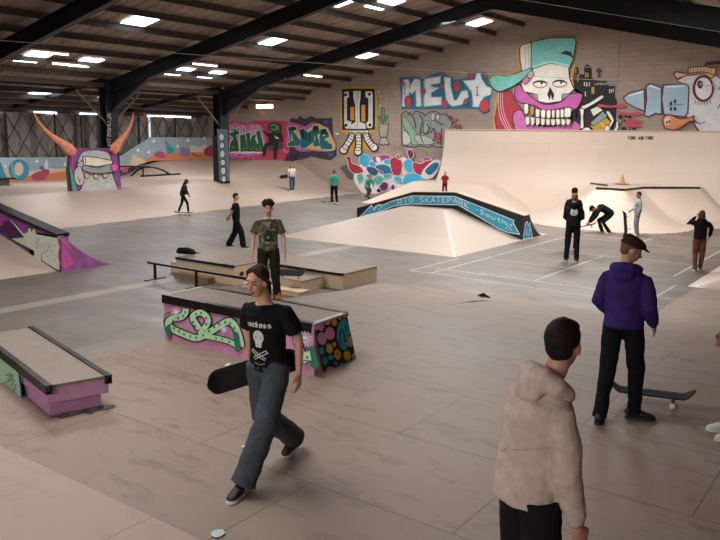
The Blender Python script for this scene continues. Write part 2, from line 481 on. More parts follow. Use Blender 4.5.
def purlin(x, z, kind='structure'):
    bm = bmesh.new()
    pts = [(x-.035, YB, z), (x+.035, YB, z), (x+.035, YB, z-.03), (x-.015, YB, z-.03), (x-.015, YB, z-.2), (x+.035, YB, z-.2), (x+.035, YB, z-.23), (x-.035, YB, z-.23)]
    prism(bm, pts, (0, YG-YB, 0))
    return struct(link('ceiling_purlin', bm, M_purlin))
k = 0
x = XE+.5
while x < XR:
    if abs(x-RIDX) > .2: purlin(x, rz(x)+.84)
    x += 1.55
for x in (-39.4, -37.8, -36.2, -34.6, -33.0): purlin(x, 5.97-(XE-x)*.145)
def rafter(y):
    g = empty('portal_frame', (XE, y, 0))
    def P(x, z): return (x-XE, -.13, z)
    # web + two flanges for each half
    for nm, xa, xb in (('rafter', XE, RIDX), ('rafter', RIDX, XR)):
        bm = bmesh.new()
        za, zb = rz(xa), rz(xb-(1e-6 if xb == RIDX else 0)) if xb != RIDX else rz(RIDX)
        if xa == RIDX: za = rz(RIDX)
        prism(bm, [(xa-XE, -.02, za), (xb-XE, -.02, zb), (xb-XE, -.02, zb+.6), (xa-XE, -.02, za+.6)], (0, .04, 0))
        for h in (0, .57):
            prism(bm, [(xa-XE, -.13, za+h), (xb-XE, -.13, zb+h), (xb-XE, -.13, zb+h+.035), (xa-XE, -.13, za+h+.035)], (0, .26, 0))
        link(nm, bm, M_steel, g)
    bm = bmesh.new()     # haunch at the eaves
    prism(bm, [(0, -.13, rz(XE)-.9), (3.1, -.13, rz(XE+3.1)+.02), (3.1, -.13, rz(XE+3.1)-.02), (0, -.13, rz(XE)-.95)], (0, .26, 0))
    prism(bm, [(0, -.02, rz(XE)-.9), (3.1, -.02, rz(XE+3.1)), (0, -.02, rz(XE))], (0, .04, 0))
    link('haunch', bm, M_steel, g)
    bm = bmesh.new()     # column
    box(bm, -.28, .28, -.02, .02, 0, rz(XE)+.62)
    for s in (-1, 1): box(bm, s*.28-.02, s*.28+.02, -.3, .3, 0, rz(XE)+.62)
    col = link('column', bm, M_steel, g)
    bm = bmesh.new()     # valley beam beyond
    prism(bm, [(0, -.1, 5.75), (-8.7, -.1, 4.5), (-8.7, -.1, 4.85), (0, -.1, 6.1)], (0, .2, 0))
    link('side_bay_rafter', bm, M_steel, g)
    for i in range(4):   # fly braces
        xx = 1.9+i*3.3
        bm = bmesh.new(); tube(bm, [(xx, .05, rz(XE+xx)+.05), (xx, .95, rz(XE+xx)+.7)], .03, 5)
        link('fly_brace', bm, mat('574d46', .6), g)
    g['label'] = {15.4: 'nearest dark steel roof frame crossing the top left corner',
                  22.65: 'dark steel roof frame whose column stands behind the horned board',
                  29.9: 'dark steel roof frame with its column painted with white ovals on the left bank'}.get(y, 'dark steel roof frame overhead')
    g['category'] = 'roof frame'; g['group'] = 'steel portal frames'
    return g
frames = {y: rafter(y) for y in (15.4, 22.65, 29.9)}
# knee braces between the columns, along the column line
for y in (22.65, 29.9):
    for s in (-1, 1):
        bm = bmesh.new(); tube(bm, [(0.1, s*.1, 3.75), (.1, s*1.75, 5.3)], .05, 6)
        link('knee_brace', bm, mat('6a5a50', .6), frames[y])
bm = bmesh.new(); box(bm, XE-.1, XE+.1, YB, YG, 5.5, 5.7); struct(link('ceiling_eaves_beam', bm, M_purlin))
# painted face of the second column (ovals) and white tag on the first column
P2 = wall_map(1, 29.9-.31, -1)
a = Art(P2)
a.poly('6f8592', [(217, 129), (227.5, 129), (230, 181), (219.5, 181)])
for i, cy in enumerate((137, 145.5, 154, 162.5, 171, 179)):
    a.ell('e4e4e0', 221.5+i*.45, cy, 2.6, 4.0 if i % 2 == 0 else 3.2, line='1c222a', w=.7)
a.build('ovals_painting', frames[29.9]).matrix_parent_inverse = Matrix.Translation((-XE, -29.9, 0))
bm = bmesh.new(); box(bm, -.36, .36, -.305, -.285, .8, 3.3); link('painted_panel', bm, M_steel, frames[29.9])
a = Art(wall_map(1, 22.65-.31, -1))
write(a, 'c9c9c5', 'ALUNOSTH', lambda u, v: (107.2+v*3.6, 113.5+u*4.1), .7, cw=.75)
a.build('white_lettering', frames[22.65]).matrix_parent_inverse = Matrix.Translation((-XE, -22.65, 0))
# ---- skylights
def roof_pt(px, py, dz):
    d = ray(px, py); z0 = rz(XE)+.86-dz
    t = (z0+SL*31.3-CAMH)/(d.z-SL*d.x); return EYE+d*t
n = 1
for px, py, hx, hy in ((143,20,.62,.55), (33,58,.62,.5), (86,63,.62,.5), (275,41,.62,.45), (385,4,.62,.6), (343,1,.62,.5), (476,24,.62,.55), (370,55,.62,.45), (180,72,.62,.45), (212,75,.62,.45), (10,92,.6,.5), (95,104,.6,.5)):
    if n <= 10: p = roof_pt(px, py, .05)
    else: p = V((-35.5, 18+4*(n-10), 5.99-(XE+35.5)*.145-.05))
    sl = SL if n <= 10 else .145
    bm = bmesh.new()
    prism(bm, [(p.x-hx, p.y-hy, p.z-hx*sl), (p.x+hx, p.y-hy, p.z+hx*sl), (p.x+hx, p.y-hy, p.z+hx*sl+.02), (p.x-hx, p.y-hy, p.z-hx*sl+.02)], (0, 2*hy, 0))
    struct(link('window_%d' % n, bm, M_dayl)); n += 1
# ---- fluorescent tubes
def batten(loc, L, rzr, label, roll=0):
    g = empty('fluorescent_light', loc, rzr, label, 'ceiling light', 'fluorescent battens')
    bm = bmesh.new(); box(bm, -.07, .07, -L/2, L/2, .03, .1, bev=.01); link('housing', bm, M_white, g)
    bm = bmesh.new(); tube(bm, [(0, -L/2+.04, 0), (0, L/2-.04, 0)], .035, 10); link('tube', bm, M_tube, g)
    for s in (-1, 1):
        bm = bmesh.new(); tube(bm, [(0, s*L*.35, .1), (0, s*L*.35, .7)], .008, 5); link('hanger', bm, M_steel, g)
    return g
for (px, py), L, lb in (((50, 53), 1.6, 'long fluorescent batten hanging at the far left under the roof'),
                        ((205, 65), 1.5, 'fluorescent batten hanging beside the middle roof frame'),
                        ((313, 76), 1.5, 'fluorescent batten near the top of the block wall'),
                        ((70, 65), 1.6, 'second fluorescent batten under the roof at the far left')):
    p = roof_pt(px, py, .62); batten(p, L, 0, lb)
g = empty('wall_light', ON(265, 106.5, 1, YG-.12), 0, 'bright bulkhead light on the far wall above the pink graffiti', 'wall light')
bm = bmesh.new(); box(bm, -.75, .75, -.02, .1, -.16, .16, bev=.02); link('housing', bm, M_white, g)
bm = bmesh.new(); box(bm, -.72, .72, -.08, -.02, -.12, .12, bev=.02); link('diffuser', bm, mat('ffe2b8', .5, emit=6), g)
# wire across the hall
bm = bmesh.new()
p0 = ON(-40, 37.5, 0, -24); p1 = ON(716, 86, 1, YG-.05)
pts = [p0.lerp(p1, k/24) + V((0, 0, -.25*math.sin(PI*k/24)*.4)) for k in range(25)]
tube(bm, pts, .012, 5)
tag(link('overhead_wire', bm, mat('a9a29a', .5)), 'thin pale wire strung across the hall below the roof', 'wire')

# ================================================================== COURT LINES
bm = bmesh.new()
def line(p, q, w=.06):
    p, q = V(p), V(q); d = (q-p).normalized(); nn = V((-d.y, d.x, 0))*w/2
    bm.faces.new([bm.verts.new(x + V((0, 0, .004))) for x in (p-nn, q-nn, q+nn, p+nn)])
X1, X2 = -9.8, -4.4
line((-10.4, 16.5, 0), (-10.4, 19.2, 0)); line((X1, 16.6, 0), (X1, 31, 0))
line((X1, 16.6, 0), (-3.9, 16.35, 0)); line((-10.4, 17.3, 0), (-3.6, 17.3, 0)); line((-10.4, 16.5, 0), (X1, 16.6, 0))
line((X2, 15.6, 0), (X2, 19, 0)); line((-4.75, 20.2, 0), (-4.75, 27, 0)); line((-7.3, 17.3, 0), (-7.3, 22.5, 0)); line((-7.3, 25, 0), (-7.3, 27.5, 0))
line((X1, 22.4, 0), (-4.75, 22.4, 0)); line((X1, 26, 0), (-4.75, 25.6, 0)); line((X1, 19.6, 0), (-7.0, 19.6, 0))
tag(link('court_marking', bm, mat('aeaaa4', .6, var=.2)), 'worn white court lines painted on the grey concrete', 'floor marking')
bm = bmesh.new(); line((-18.4, 24.5, 0), (-18.4, 31, 0), .05)
tag(link('floor_line', bm, mat('aeaaa4', .6, var=.2)), 'single faint pale line on the floor left of the funbox', 'floor marking')

# ================================================================== PLYWOOD DECK (near)
def sst(t): t = min(1, max(0, t)); return t*t*(3-2*t)
DZ = .9
def deck_h(x, y):
    s = min(1, max(0, (y-8.4)/6.7))
    h1 = DZ*(1-s**1.3)
    t = min(1, max(0, (x+3.9)/4.6)); h2 = DZ*t*(.45+.55*t)
    if y < 8.4: return DZ
    k = .1
    e = math.log(math.exp(h1/k)+math.exp(h2/k)-1)*k
    return min(DZ, e)
def deck_l(v): return -6.0 if v <= 8.4 else -6.0-.55*min(1.4, (v-8.4)/4.85)
def deck_f(u, v):
    x = deck_l(v)+(1.25-deck_l(v))*u
    return V((x, v, deck_h(x, v)))
DECK = grid('plywood_deck', deck_f, 0, 1, 66, -2.0, 19.0, 150, M_deck, keep=lambda *c: max(p.z for p in c) > .004 and all(p.y < 19 for p in c), thick=-.01, uvf=lambda u, v: (-6+7.25*u, v))
tag(DECK, 'big worn plywood deck in the foreground that rolls down to the concrete floor', 'ramp')
def roll_f(u, v):
    # u 0..1 from the left edge to x=-5.7, v = y
    if v <= 8.4: xl = -7.45; z = DZ
    else:
        s = (v-8.4)/4.85; xl = -7.45-1.15*s; z = deck_h(-5.7, v)+.0008+.09*s**10
    xr = -6.0 if v <= 8.4 else -6.0-.55*(v-8.4)/4.85
    return V((xl+(xr-xl)*u, v, z))
o = grid('plywood_rollover', roll_f, 0, 1, 6, -2.0, 13.25, 60, M_deck, thick=0.0, uvf=lambda u, v: (-7.45+u*1.45, v))
tag(o, 'left half of the worn plywood deck, ending in a raised edge by the concrete floor', 'ramp')
o = grid('plywood_ramp_toe', lambda u, v: V((-6.72-2.4*u, v, max(0, .28*(1-(v-13.25)/1.85)*(1-u)))), 0, 1, 4, 13.26, 15.1, 8, M_deck, keep=lambda *c: max(p.z for p in c) > .02, thick=-.01)
tag(o, 'low plywood wedge on the concrete at the foot of the deck', 'ramp')
q0 = A(475, 296, .36); q1 = A(487, 291, .5); q2 = A(491.5, 298, .3)
bm = bmesh.new(); prism(bm, [q0, q2, V((q1.x, q1.y-.15, .49))], (q1-V((q2.x, q2.y, q1.z))).normalized()*.03)
tag(link('wooden_wedge', bm, mat('6b4c3a', .8)), 'small brown triangular wood end at the corner of the raised deck edge', 'wedge')
# side bank on the left of the deck (grey painted)
def side_f(u, v):
    e = roll_f(0, v); return V((e.x-.02+(-10.05-e.x)*u, v, (e.z-.03)*(1-u*u)))
M_sbank = plywood('8b8178', '7c736c', '968b81', '504943', wear=.8, scuff=1, name='grey_worn_plywood')
o = grid('side_bank', side_f, 0, 1, 6, -2.0, 13.25, 60, M_sbank, thick=-.01, uvf=lambda u, v: (u*3, v))
tag(o, 'grey worn bank falling away from the left edge of the plywood deck', 'ramp')
# paler sheet of the deck bottom left
bm = bmesh.new()
uvl = bm.loops.layers.uv.new('uv')
f = bm.faces.new([bm.verts.new(p) for p in ((-7.4, -1.9, DZ+.006), (1.2, -1.9, DZ+.006), (1.2, 3.07, DZ+.006), (-7.4, 3.07, DZ+.006))])
for l in f.loops: l[uvl].uv = (l.vert.co.x, l.vert.co.y)
g2 = bmesh.ops.extrude_face_region(bm, geom=[f])
for v in g2['geom']:
    if isinstance(v, bmesh.types.BMVert): v.co.z -= .004
o = link('plywood_sheet', bm, plywood('a59182', '9b8777', 'ae9a8a', '5b4d43', wear=.8, scuff=.6, off=(.3, .2), name='pale_deck_plywood'))
tag(o, 'paler smooth plywood sheets laid over the deck at the bottom of the picture', 'plywood sheet')

# ================================================================== BIG QUARTER PIPE ON THE FAR WALL
QY0, QR = 32.7, 3.05
def q_f(u, s):      # s = arc length
    th = min(s/QR, R(84))
    y = QY0+QR*math.sin(th); z = QR*(1-math.cos(th))
    ex = s-QR*R(84)
    if ex > 0:
        y += ex*math.cos(R(84)); z += ex*math.sin(R(84))
    return V((u, y, z))
smax = QR*R(84)+(3.76-QR*(1-math.cos(R(84))))/math.sin(R(84))
XQ = -20.6
g = empty('quarter_pipe', (0, 0, 0), 0, 'tall pale plywood quarter pipe with vertical top along the mural wall', 'ramp')
grid('riding_surface', q_f, XQ, XR-.05, 40, 0, smax, 40, M_rampl, parent=g)
bm = bmesh.new()
top = q_f(0, smax)
box(bm, XQ, XR-.05, top.y, YG-.02, 3.66, 3.76); link('deck', bm, M_rampd, g)
bm = bmesh.new(); tube(bm, [(XQ, top.y-.02, 3.77), (XR-.05, top.y-.02, 3.77)], .03, 8); link('coping', bm, mat('b9a692', .5), g)
bm = bmesh.new()
prism(bm, [q_f(XQ, smax*k/20) for k in range(21)] + [(XQ, YG-.02, 3.76), (XQ, YG-.02, 0)], (.05, 0, 0)); link('side_panel', bm, M_rampd, g)
a = Art(lambda x, y, off: ONP(x, y, V((0, top.y-.03-off, 3.6)), V((0, 1, 0)) if 1 else None))
def onq(x, y, off):
    n = V((0, -math.sin(R(84)), math.cos(R(84)))); return ONP(x, y, top+n*off, n)
a.mp = onq
write(a, '2a2420', 'FORK AND FORK', lambda u, v: (628.5+u*1.95, 136.4+v*3.2), .75, cw=.72)
a.build('lettering', g)
# low stage (extension) in front of the quarter pipe
SZ = 1.4
LA, LB, LC, LD, LE, LF = [A(*p, SZ) for p in ((596,188.6), (624,190.3), (642,188.3), (700,188.3), (591,184), (607,186))]
poly = [LA, LB, LC, LD, V((LD.x, 36, SZ)), V((LE.x, 36, SZ)), LE]
def in_poly(p, pg):
    c = False; n = len(pg)
    for i in range(n):
        a_, b_ = pg[i], pg[i-1]
        if (a_.y > p.y) != (b_.y > p.y) and p.x < (b_.x-a_.x)*(p.y-a_.y)/(b_.y-a_.y)+a_.x: c = not c
    return c
def seg_d(p, a_, b_):
    ab = (b_-a_).to_2d(); t = max(0, min(1, (p.to_2d()-a_.to_2d()).dot(ab)/max(1e-9, ab.dot(ab))))
    return (p.to_2d()-(a_.to_2d()+ab*t)).length
def stage_h(x, y):
    p = V((x, y, 0))
    if in_poly(p, poly): return SZ
    d = min(seg_d(p, poly[i], poly[i-1]) for i in range(len(poly)))
    w = 2.7
    return SZ*max(0, 1-d/w)**1.9
def quart_z(y):
    if y <= QY0: return 0
    if y-QY0 >= QR*math.sin(R(84)): return 9
    return QR-math.sqrt(QR*QR-(y-QY0)**2)
g = empty('ramp_extension', (0, 0, 0), 0, 'pale curved ramp extension with flat deck and dark coping before the tall quarter pipe', 'ramp')
grid('riding_surface', lambda u, v: V((u, v, stage_h(u, v))), -15, -4, 110, 27.0, 36.0, 90, M_rampl, parent=g,
     keep=lambda *c: max(p.z for p in c) > .006 and max(p.z-quart_z(p.y) for p in c) > -.15)
for nm, pts in (('coping', [LA, LB, LC, LD]), ('coping', [LE, LF])):
    bm = bmesh.new(); tube(bm, [p+V((0, 0, .02)) for p in pts], .045, 8); link(nm, bm, M_cope, g)
# cone
g = empty('traffic_cone', A(622, 182.5, SZ+.02), 0, 'small faded orange cone standing on the ramp extension deck', 'cone')
g.location.z = SZ+.02; g.location.y = min(g.location.y, 34.4); g.location = EYE+(A(622, 182.5, SZ)-EYE)*1.0
g.location = A(622, 184.5, SZ); g.location.z = SZ+.01
bm = bmesh.new(); loft(bm, [(0,0,.03), (0,0,.2), (0,0,.42)], [.14, .09, .04], seg=14); link('cone_body', bm, mat('c08a62', .6), g)
bm = bmesh.new(); box(bm, -.26, .26, -.24, .24, 0, .04, bev=.01); link('base', bm, mat('9b6b4c', .7), g)

# ================================================================== PALE BANK ON THE RIGHT
def rb_h(x, y): return min(1.3, .34*max(0, x+4.15), .6*max(0, y-19.05))
o = grid('bank_ramp', lambda u, v: V((u, v, rb_h(u, v))), -4.15, 1.25, 40, 19.05, 31.5, 60, M_rampl, thick=-.01)
tag(o, 'pale plywood bank rising to the right behind the standing girl', 'ramp')

# ================================================================== FUNBOX WITH PAINTED HUBBA
def fb_h(x, y):
    t1 = (y-19.25)/4.05; t2 = (x+17.4)/2.3; t3 = (-10.6-x)/2.7
    if y > 24.3:
        s = (y-24.3)/1.9; b = .9*max(0, 1-s)**1.8
        return max(0, min(b, .9*min(1, t2), .9*min(1, t3)))
    return max(0, .9*min(1, t1, t2, t3))
g = empty('funbox', (0, 0, 0), 0, 'pale plywood pyramid funbox with a black and blue hubba ledge along its back', 'ramp')
grid('riding_surface', lambda u, v: V((u, v, fb_h(u, v))), -17.45, -10.55, 138, 19.2, 26.3, 142, M_rampl, parent=g,
     keep=lambda *c: max(p.z for p in c) > .004)
# hubba ledge
HY0, HY1 = 23.95, 24.5
def hz(px, py): return ON(px, py, 1, HY0)
TL, TA, TB, TR = hz(357, 208), hz(412, 192.2), hz(455, 192.6), hz(523, 216)
bm = bmesh.new()
BLp, BRp = hz(357.3, 219), hz(521.5, 240)
prism(bm, [V((TL.x, HY0, 0)), TL, TA, TB, TR, V((TR.x, HY0, 0))], (0, HY1-HY0, 0)); link('hubba_ledge', bm, M_black, g)
bm = bmesh.new()
cap = [TL, TA, TB, TR]; uvl = bm.loops.layers.uv.new('uv')
for p, q in zip(cap, cap[1:]):
    vs = [bm.verts.new(x) for x in (p+V((0, .1, .006)), q+V((0, .1, .006)), q+V((0, HY1-HY0, .006)), p+V((0, HY1-HY0, .006)))]
    f = bm.faces.new(vs)
    for l in f.loops: l[uvl].uv = (l.vert.co.x, l.vert.co.y)
link('ledge_top', bm, plywood('c0a994', 'b59d88', 'cbb6a2', '7f6b5b', name='ledge_top_plywood'), g)
tz = TR.z
bm = bmesh.new()
prof = [(HY1, tz-.03)] + [(HY1+1.35*k/8, (tz-.03)*(1-k/8)**2) for k in range(1, 9)] + [(HY1, 0)]
prism(bm, [V((TR.x, y_, z_)) for y_, z_ in prof], (-.9, 0, 0)); link('kicker_tail', bm, M_black, g)
a = Art(wall_map(1, HY0, -1))
BL1 = '3fa3c4'
a.poly(BL1, [(360, 216.5), (371.5, 205.2), (374, 209), (379, 204.6), (383, 205.2), (392, 201), (412, 195.8), (455, 196.4), (514, 220.5), (513, 222.5), (519.5, 234.3), (508, 232.5), (500, 229.2), (458, 204.8), (410, 203.9), (393, 206.3), (378, 212.3)], line='d6eef2', w=.8)
a.stroke('d6eef2', [(374, 211), (375.5, 206), (379, 204.5), (381.5, 207), (378.5, 210)], .7)
def hub(u, v):
    # text follows the ledge
    x = 398+u*5.6
    if x < 412: y = 200.2-(x-398)*.24
    elif x < 455: y = 196.9+(x-412)*.01
    else: y = 197.3+(x-455)*.45
    return (x, y+v*5.2)
write(a, 'cfe9ee', 'RIO', hub, .75, cw=.7)
write(a, 'cfe9ee', 'SKATEPARK', lambda u, v: hub(u+3.9, v), .75, cw=.7)
write(a, 'cfe9ee', '.South', lambda u, v: hub((u+14.0)*.98, v*.9+.05), .7, cw=.7)
a.stroke('cfe9ee', [(506.5, 223), (508, 226), (506, 229)], .6); a.stroke('cfe9ee', [(509.5, 224.5), (512, 224.5), (509.5, 229), (512.5, 230)], .6)
a.build('blue_banner_painting', g)
a = Art(wall_map(0, TR.x, 1))
a.poly(BL1, [(523.3, 239.5), (525.4, 223), (527.3, 221.5), (528.3, 226), (529.8, 222.5), (532.5, 237.6)], line='d6eef2', w=.7)
a.stroke('d6eef2', [(527, 229), (526.5, 234), (529, 235.5), (530, 229)], .6)
a.build('arrow_painting', g)
# ---- second bank behind the funbox
def b2_h(x, y):
    return 1.1*max(0, min(1, (x+23.0)/1.8, (y-31.7)/2.1, (-14.2-x)/3))
o = grid('bank_ramp', lambda u, v: V((u, v, b2_h(u, v))), -23.0, -14.2, 88, 31.7, 35.6, 39, M_rampl,
         keep=lambda *c: max(p.z for p in c) > .004 and (max(p.z-quart_z(p.y) for p in c) > -.1 or c[0].x < XQ))
tag(o, 'pale plywood bank with flat top between the funbox and the tall quarter pipe', 'ramp')

# ================================================================== LEFT RAMP COMPLEX
def toe_x(y): return -24.45-(y-15.4)*.1
def lf_h(x, y):
    t = (toe_x(y)-x)/5.6
    h = 0 if t <= 0 else (.8*(t*t*(1.25-.25*t) if t < 1 else 1) if t < 1 else .8)
    s = min(1, max(0, (y-29.0)/4.0))
    d = max(0, (-35.6-x)/4.2)
    h += (-.1+.96*sst(s))*min(1, d)**1.8
    gq = max(0, (y-32.6)/4.2)
    h += .86*gq**1.9*min(1, max(0, (-28.3-x)/3.2))**1.2*(1-.9*min(1, d))
    return h
g = empty('bank_ramp', (0, 0, 0), 0, 'long pale plywood bank and bowl along the left wall under the painted boards', 'ramp')
grid('riding_surface', lambda u, v: V((u, v, lf_h(u, v))), XW+.22, -24.2, 80, 8.0, YG-.05, 116, M_rampd, parent=g,
     keep=lambda *c: max(p.z for p in c) > .004)
# arched rail + flat bars on the left bank
g = empty('arched_rail', (0, 0, 0), 0, 'low dark arched grind rail on the left bank beside the horned board', 'grind rail')
def lp(px, py): 
    p = ON(px, py, 0, -34); return p
bm = bmesh.new(); tube(bm, [lp(131, 176), lp(137, 170.5), lp(144, 167.3), lp(153, 167), lp(162, 169.8), lp(171, 174.8)], .05, 8); link('arched_bar', bm, M_cope, g)
bm = bmesh.new(); tube(bm, [lp(119, 166.6), lp(150, 166.2)], .045, 8); link('flat_bar', bm, M_cope, g)
bm = bmesh.new(); tube(bm, [lp(143, 167.3), lp(143.2, 175)], .045, 8); link('post', bm, M_cope, g)
bm = bmesh.new(); tube(bm, [lp(141, 176), lp(180, 173.8)], .06, 8); link('coping', bm, M_cope, g)
g = empty('dark_box', ON(2, 189, 0, -36), 0, 'dark box with flat lid at the left edge of the bank', 'box')
g.location.z = lf_h(-36, g.location.y)
bm = bmesh.new(); box(bm, -.3, .3, -.9, .25, 0, .3, bev=.01); link('box_body', bm, mat('55504c', .7), g)
bm = bmesh.new(); box(bm, -.36, .36, -1.0, .6, .3, .36, bev=.01); link('lid', bm, M_cope, g)

# ================================================================== PURPLE LEDGE RAMP (left)
PY = 10.75
def pp(px, py): return ON(px, py, 1, PY)
g = empty('purple_hubba_ledge', (0, 0, 0), 0, 'purple painted ledge with white crocodile running down a pale bank at the left edge', 'ledge')
e0, e1 = pp(57, 235), pp(-14, 203.8)
b1, b0 = pp(60, 272.5), pp(-14, 226)
bx = e1.x-.4
bm = bmesh.new()
M_purp = mat('87508a', .6, var=.12, scale=3, name='purple_paint')
zt = lambda x: e0.z+(x-e0.x)*(e1.z-e0.z)/(e1.x-e0.x)
prism(bm, [V((e0.x+.08, PY, 0)), V((e0.x, PY, e0.z)), V((-22, PY, zt(-22))), V((-22, PY, 0))], (0, .3, 0)); link('ledge_body', bm, M_purp, g)
bm = bmesh.new(); prism(bm, [V((e0.x+.02, PY-.03, e0.z+.03)), V((-22, PY-.03, zt(-22)+.03)), V((-22, PY-.03, zt(-22)-.05)), V((e0.x+.02, PY-.03, e0.z-.05))], (0, .36, 0)); link('coping', bm, M_cope, g)
bm = bmesh.new()
prof = [(PY, e0.z-.02)] + [(PY+.1+1.5*k/8, (e0.z-.02)*(1-k/8)**1.7) for k in range(0, 9)] + [(PY, 0)]
prism(bm, [V((e0.x+.09, y_, z_)) for y_, z_ in prof], (-1.4, 0, 0)); link('kicker_tail', bm, mat('93528f', .6, var=.15, scale=4), g)
# bank beside it
bs = (e1.z-e0.z)/(e0.x-e1.x)
o = grid('bank_ramp', lambda u, v: V((u, v, max(0, (b1.x-.1-u)*.27))), -22, b1.x-.1, 20, 5.5, PY-.005, 12, M_rampl, thick=-.01)
tag(o, 'small pale plywood bank under the crocodile ledge at the left edge', 'ramp')
a = Art(wall_map(1, PY, -1))
a.poly('a34fa5', [(-10, 212), (2, 214), (30, 227), (40, 232), (20, 233), (-10, 222)], sm=4)
a.poly('5a2a66', [(8, 220), (14, 226), (22, 236), (10, 238), (-8, 228)], up=True)
for i in range(26): a.ell('c25aa8', random.uniform(0, 50), random.uniform(214, 262)*1.0, .7, .4) if False else None
CR = 'dfe6d8'
a.poly(CR, [(8, 217), (12, 220), (24, 233), (27, 232), (28, 227.8), (31, 227.5), (31.5, 231), (32.8, 227.8), (35.5, 229), (36.5, 234), (57, 237.5), (60, 241), (60, 271.5), (50, 266), (42, 261), (41, 263.5), (34, 261), (31, 258), (34, 254.5), (33.5, 251), (22, 245), (10, 238.3), (23, 236.8), (16, 228)], line='2e2a2a', w=.9)
a.stroke('2e2a2a', [(9, 238), (24, 237)], .7); a.stroke('2e2a2a', [(41.5, 261), (41.8, 253)], .6)
for i in range(60):
    x = random.uniform(36, 58); y = random.uniform(236+ (x-36)*.1, 250+(x-36)*.75)
    a.ell('47584e', x, y, .45, .3, n=6, up=False)
for i in range(16): a.ell('2f2230', random.uniform(9, 19), random.uniform(228, 236), .5, .4, n=6, up=False)
a.poly('e2575e', [(0, 222), (3, 223.5), (2, 226), (-1, 225)])
a.ell('9fdce0', 58.2, 238.5, 1.6, 1.8)
a.stroke('d4483f', [(57.5, 236), (60, 247), (58.5, 256), (60.2, 264)], 1.0)
a.build('crocodile_painting', g)
a = Art(wall_map(0, e0.x+.09, 1))
a.poly('c4509c', [(62, 245), (66, 250), (70, 257), (74, 262), (70, 266), (63, 268)], sm=4)
for i in range(12): a.ell('df5a86', 62+random.random()*10, 246+i*1.6, .8, .5, n=7, up=False)
a.stroke('e07a5a', [(61, 238), (68, 246.5), (76, 254)], .8)
a.build('pink_spatter_painting', g)

# ================================================================== NEAR LEDGES
# middle painted block
g = empty('grind_ledge', (-6.2, 6.35, DZ), 0, 'long grind ledge with green snake and bubble painting standing on the plywood deck', 'ledge')
def toX(p): return V(p)-V((-6.2, 6.35, DZ))
ZT = 1.46
T = [A(163.5, 295, ZT), A(314, 324.5, ZT), A(347.5, 313, ZT), A(203, 286.5, ZT)]
B = [A(157, 343, DZ), A(323, 373, DZ), A(356.5, 361.5, DZ), A(203, 330, DZ)]
dt = (T[1]-T[0]).normalized(); de = (T[2]-T[1]).normalized()
B[0] = V((-7.47, 6.1, DZ)); B[1] = B[0]+dt*2.42; B[1].z = DZ
B[2] = B[1]+de*.72; B[2].z = DZ; B[3] = B[0]+de*.72; B[3].z = DZ
bm = bmesh.new()
tv = [bm.verts.new(toX(p-V((0, 0, .03)))) for p in T]; bv = [bm.verts.new(toX(p)) for p in B]
bm.faces.new(tv); bm.faces.new(list(reversed(bv)))
for i in range(4): bm.faces.new([bv[i], bv[(i+1) % 4], tv[(i+1) % 4], tv[i]])
link('ledge_body', bm, mat('b9809f', .6, var=.08, scale=3, name='pink_paint'), g)
bm = bmesh.new(); uvl = bm.loops.layers.uv.new('uv')
tp = [toX(p) for p in T]
prism(bm, [p-V((0, 0, .03)) for p in tp], (0, 0, .034))
for f in bm.faces:
    for l in f.loops: l[uvl].uv = (l.vert.co.x, l.vert.co.y*.9+.35)
link('top_sheet', bm, M_ledge, g)
bm = bmesh.new()
d = (tp[1]-tp[0]).normalized()
nrm = V((d.y, -d.x, 0))
prism(bm, [tp[0]+nrm*.03+V((0,0,.012)), tp[0]-nrm*.05+V((0,0,.012)), tp[0]-nrm*.05+V((0,0,-.02)), tp[0]+nrm*.012+V((0,0,-.02)), tp[0]+nrm*.012+V((0,0,-.095)), tp[0]+nrm*.03+V((0,0,-.095))], (tp[1]-tp[0]).normalized()*((tp[1]-tp[0]).length-.03)); link('coping', bm, M_cope, g)
bm = bmesh.new(); d2 = (tp[2]-tp[1]); prism(bm, [tp[1]+V((-.06,0,.008)), tp[1]+V((.012,0,.008)), tp[1]+V((.012,0,-.03)), tp[1]+V((-.06,0,-.03))], d2); link('edge_trim', bm, mat('aaa59f', .5, .3), g)
bm = bmesh.new(); d2 = (tp[3]-tp[0]); prism(bm, [tp[0]+V((-.012,0,.008)), tp[0]+V((.05,0,.008)), tp[0]+V((.05,0,-.03)), tp[0]+V((-.012,0,-.03))], d2); link('edge_trim', bm, mat('aaa59f', .5, .3), g)
bm = bmesh.new(); d2 = (tp[2]-tp[3]); nb = V((-d2.y, d2.x, 0)).normalized(); prism(bm, [tp[3]-nb*.04+V((0,0,.012)), tp[3]+nb*.02+V((0,0,.012)), tp[3]+nb*.02+V((0,0,-.03)), tp[3]-nb*.04+V((0,0,-.03))], d2); link('coping', bm, M_cope, g)
fn = (T[1]-T[0]).cross(B[0]-T[0]).normalized()
if fn.y > 0: fn = -fn
def mp_front(x, y, off): return toX(ONP(x, y, B[0]+fn*off, fn))
a = Art(mp_front, start=.012)
SN, DG = 'a9cfa6', '1f6a4d'
a.stroke('17191b', [(185.5, 309), (185, 313), (181, 317), (172, 318.5), (168, 323), (171, 328), (181, 333), (195, 338), (203, 336), (213, 330), (226, 322), (231, 322), (236, 328), (240, 340), (241, 347)], 8.6, sm=5)
a.stroke('17191b', [(203, 336), (198, 327), (193, 319), (194, 315), (200, 312.5), (206, 316), (208, 322), (203, 330)], 8.2, sm=5)
a.stroke('17191b', [(203, 336), (216, 338), (230, 342), (240, 348)], 6.5, sm=4)
a.stroke(SN, [(185.5, 309), (185, 313), (181, 317), (172, 318.5), (168, 323), (171, 328), (181, 333), (195, 338), (203, 336), (213, 330), (226, 322), (231, 322), (236, 328), (240, 340), (241, 347)], 6.2, sm=5)
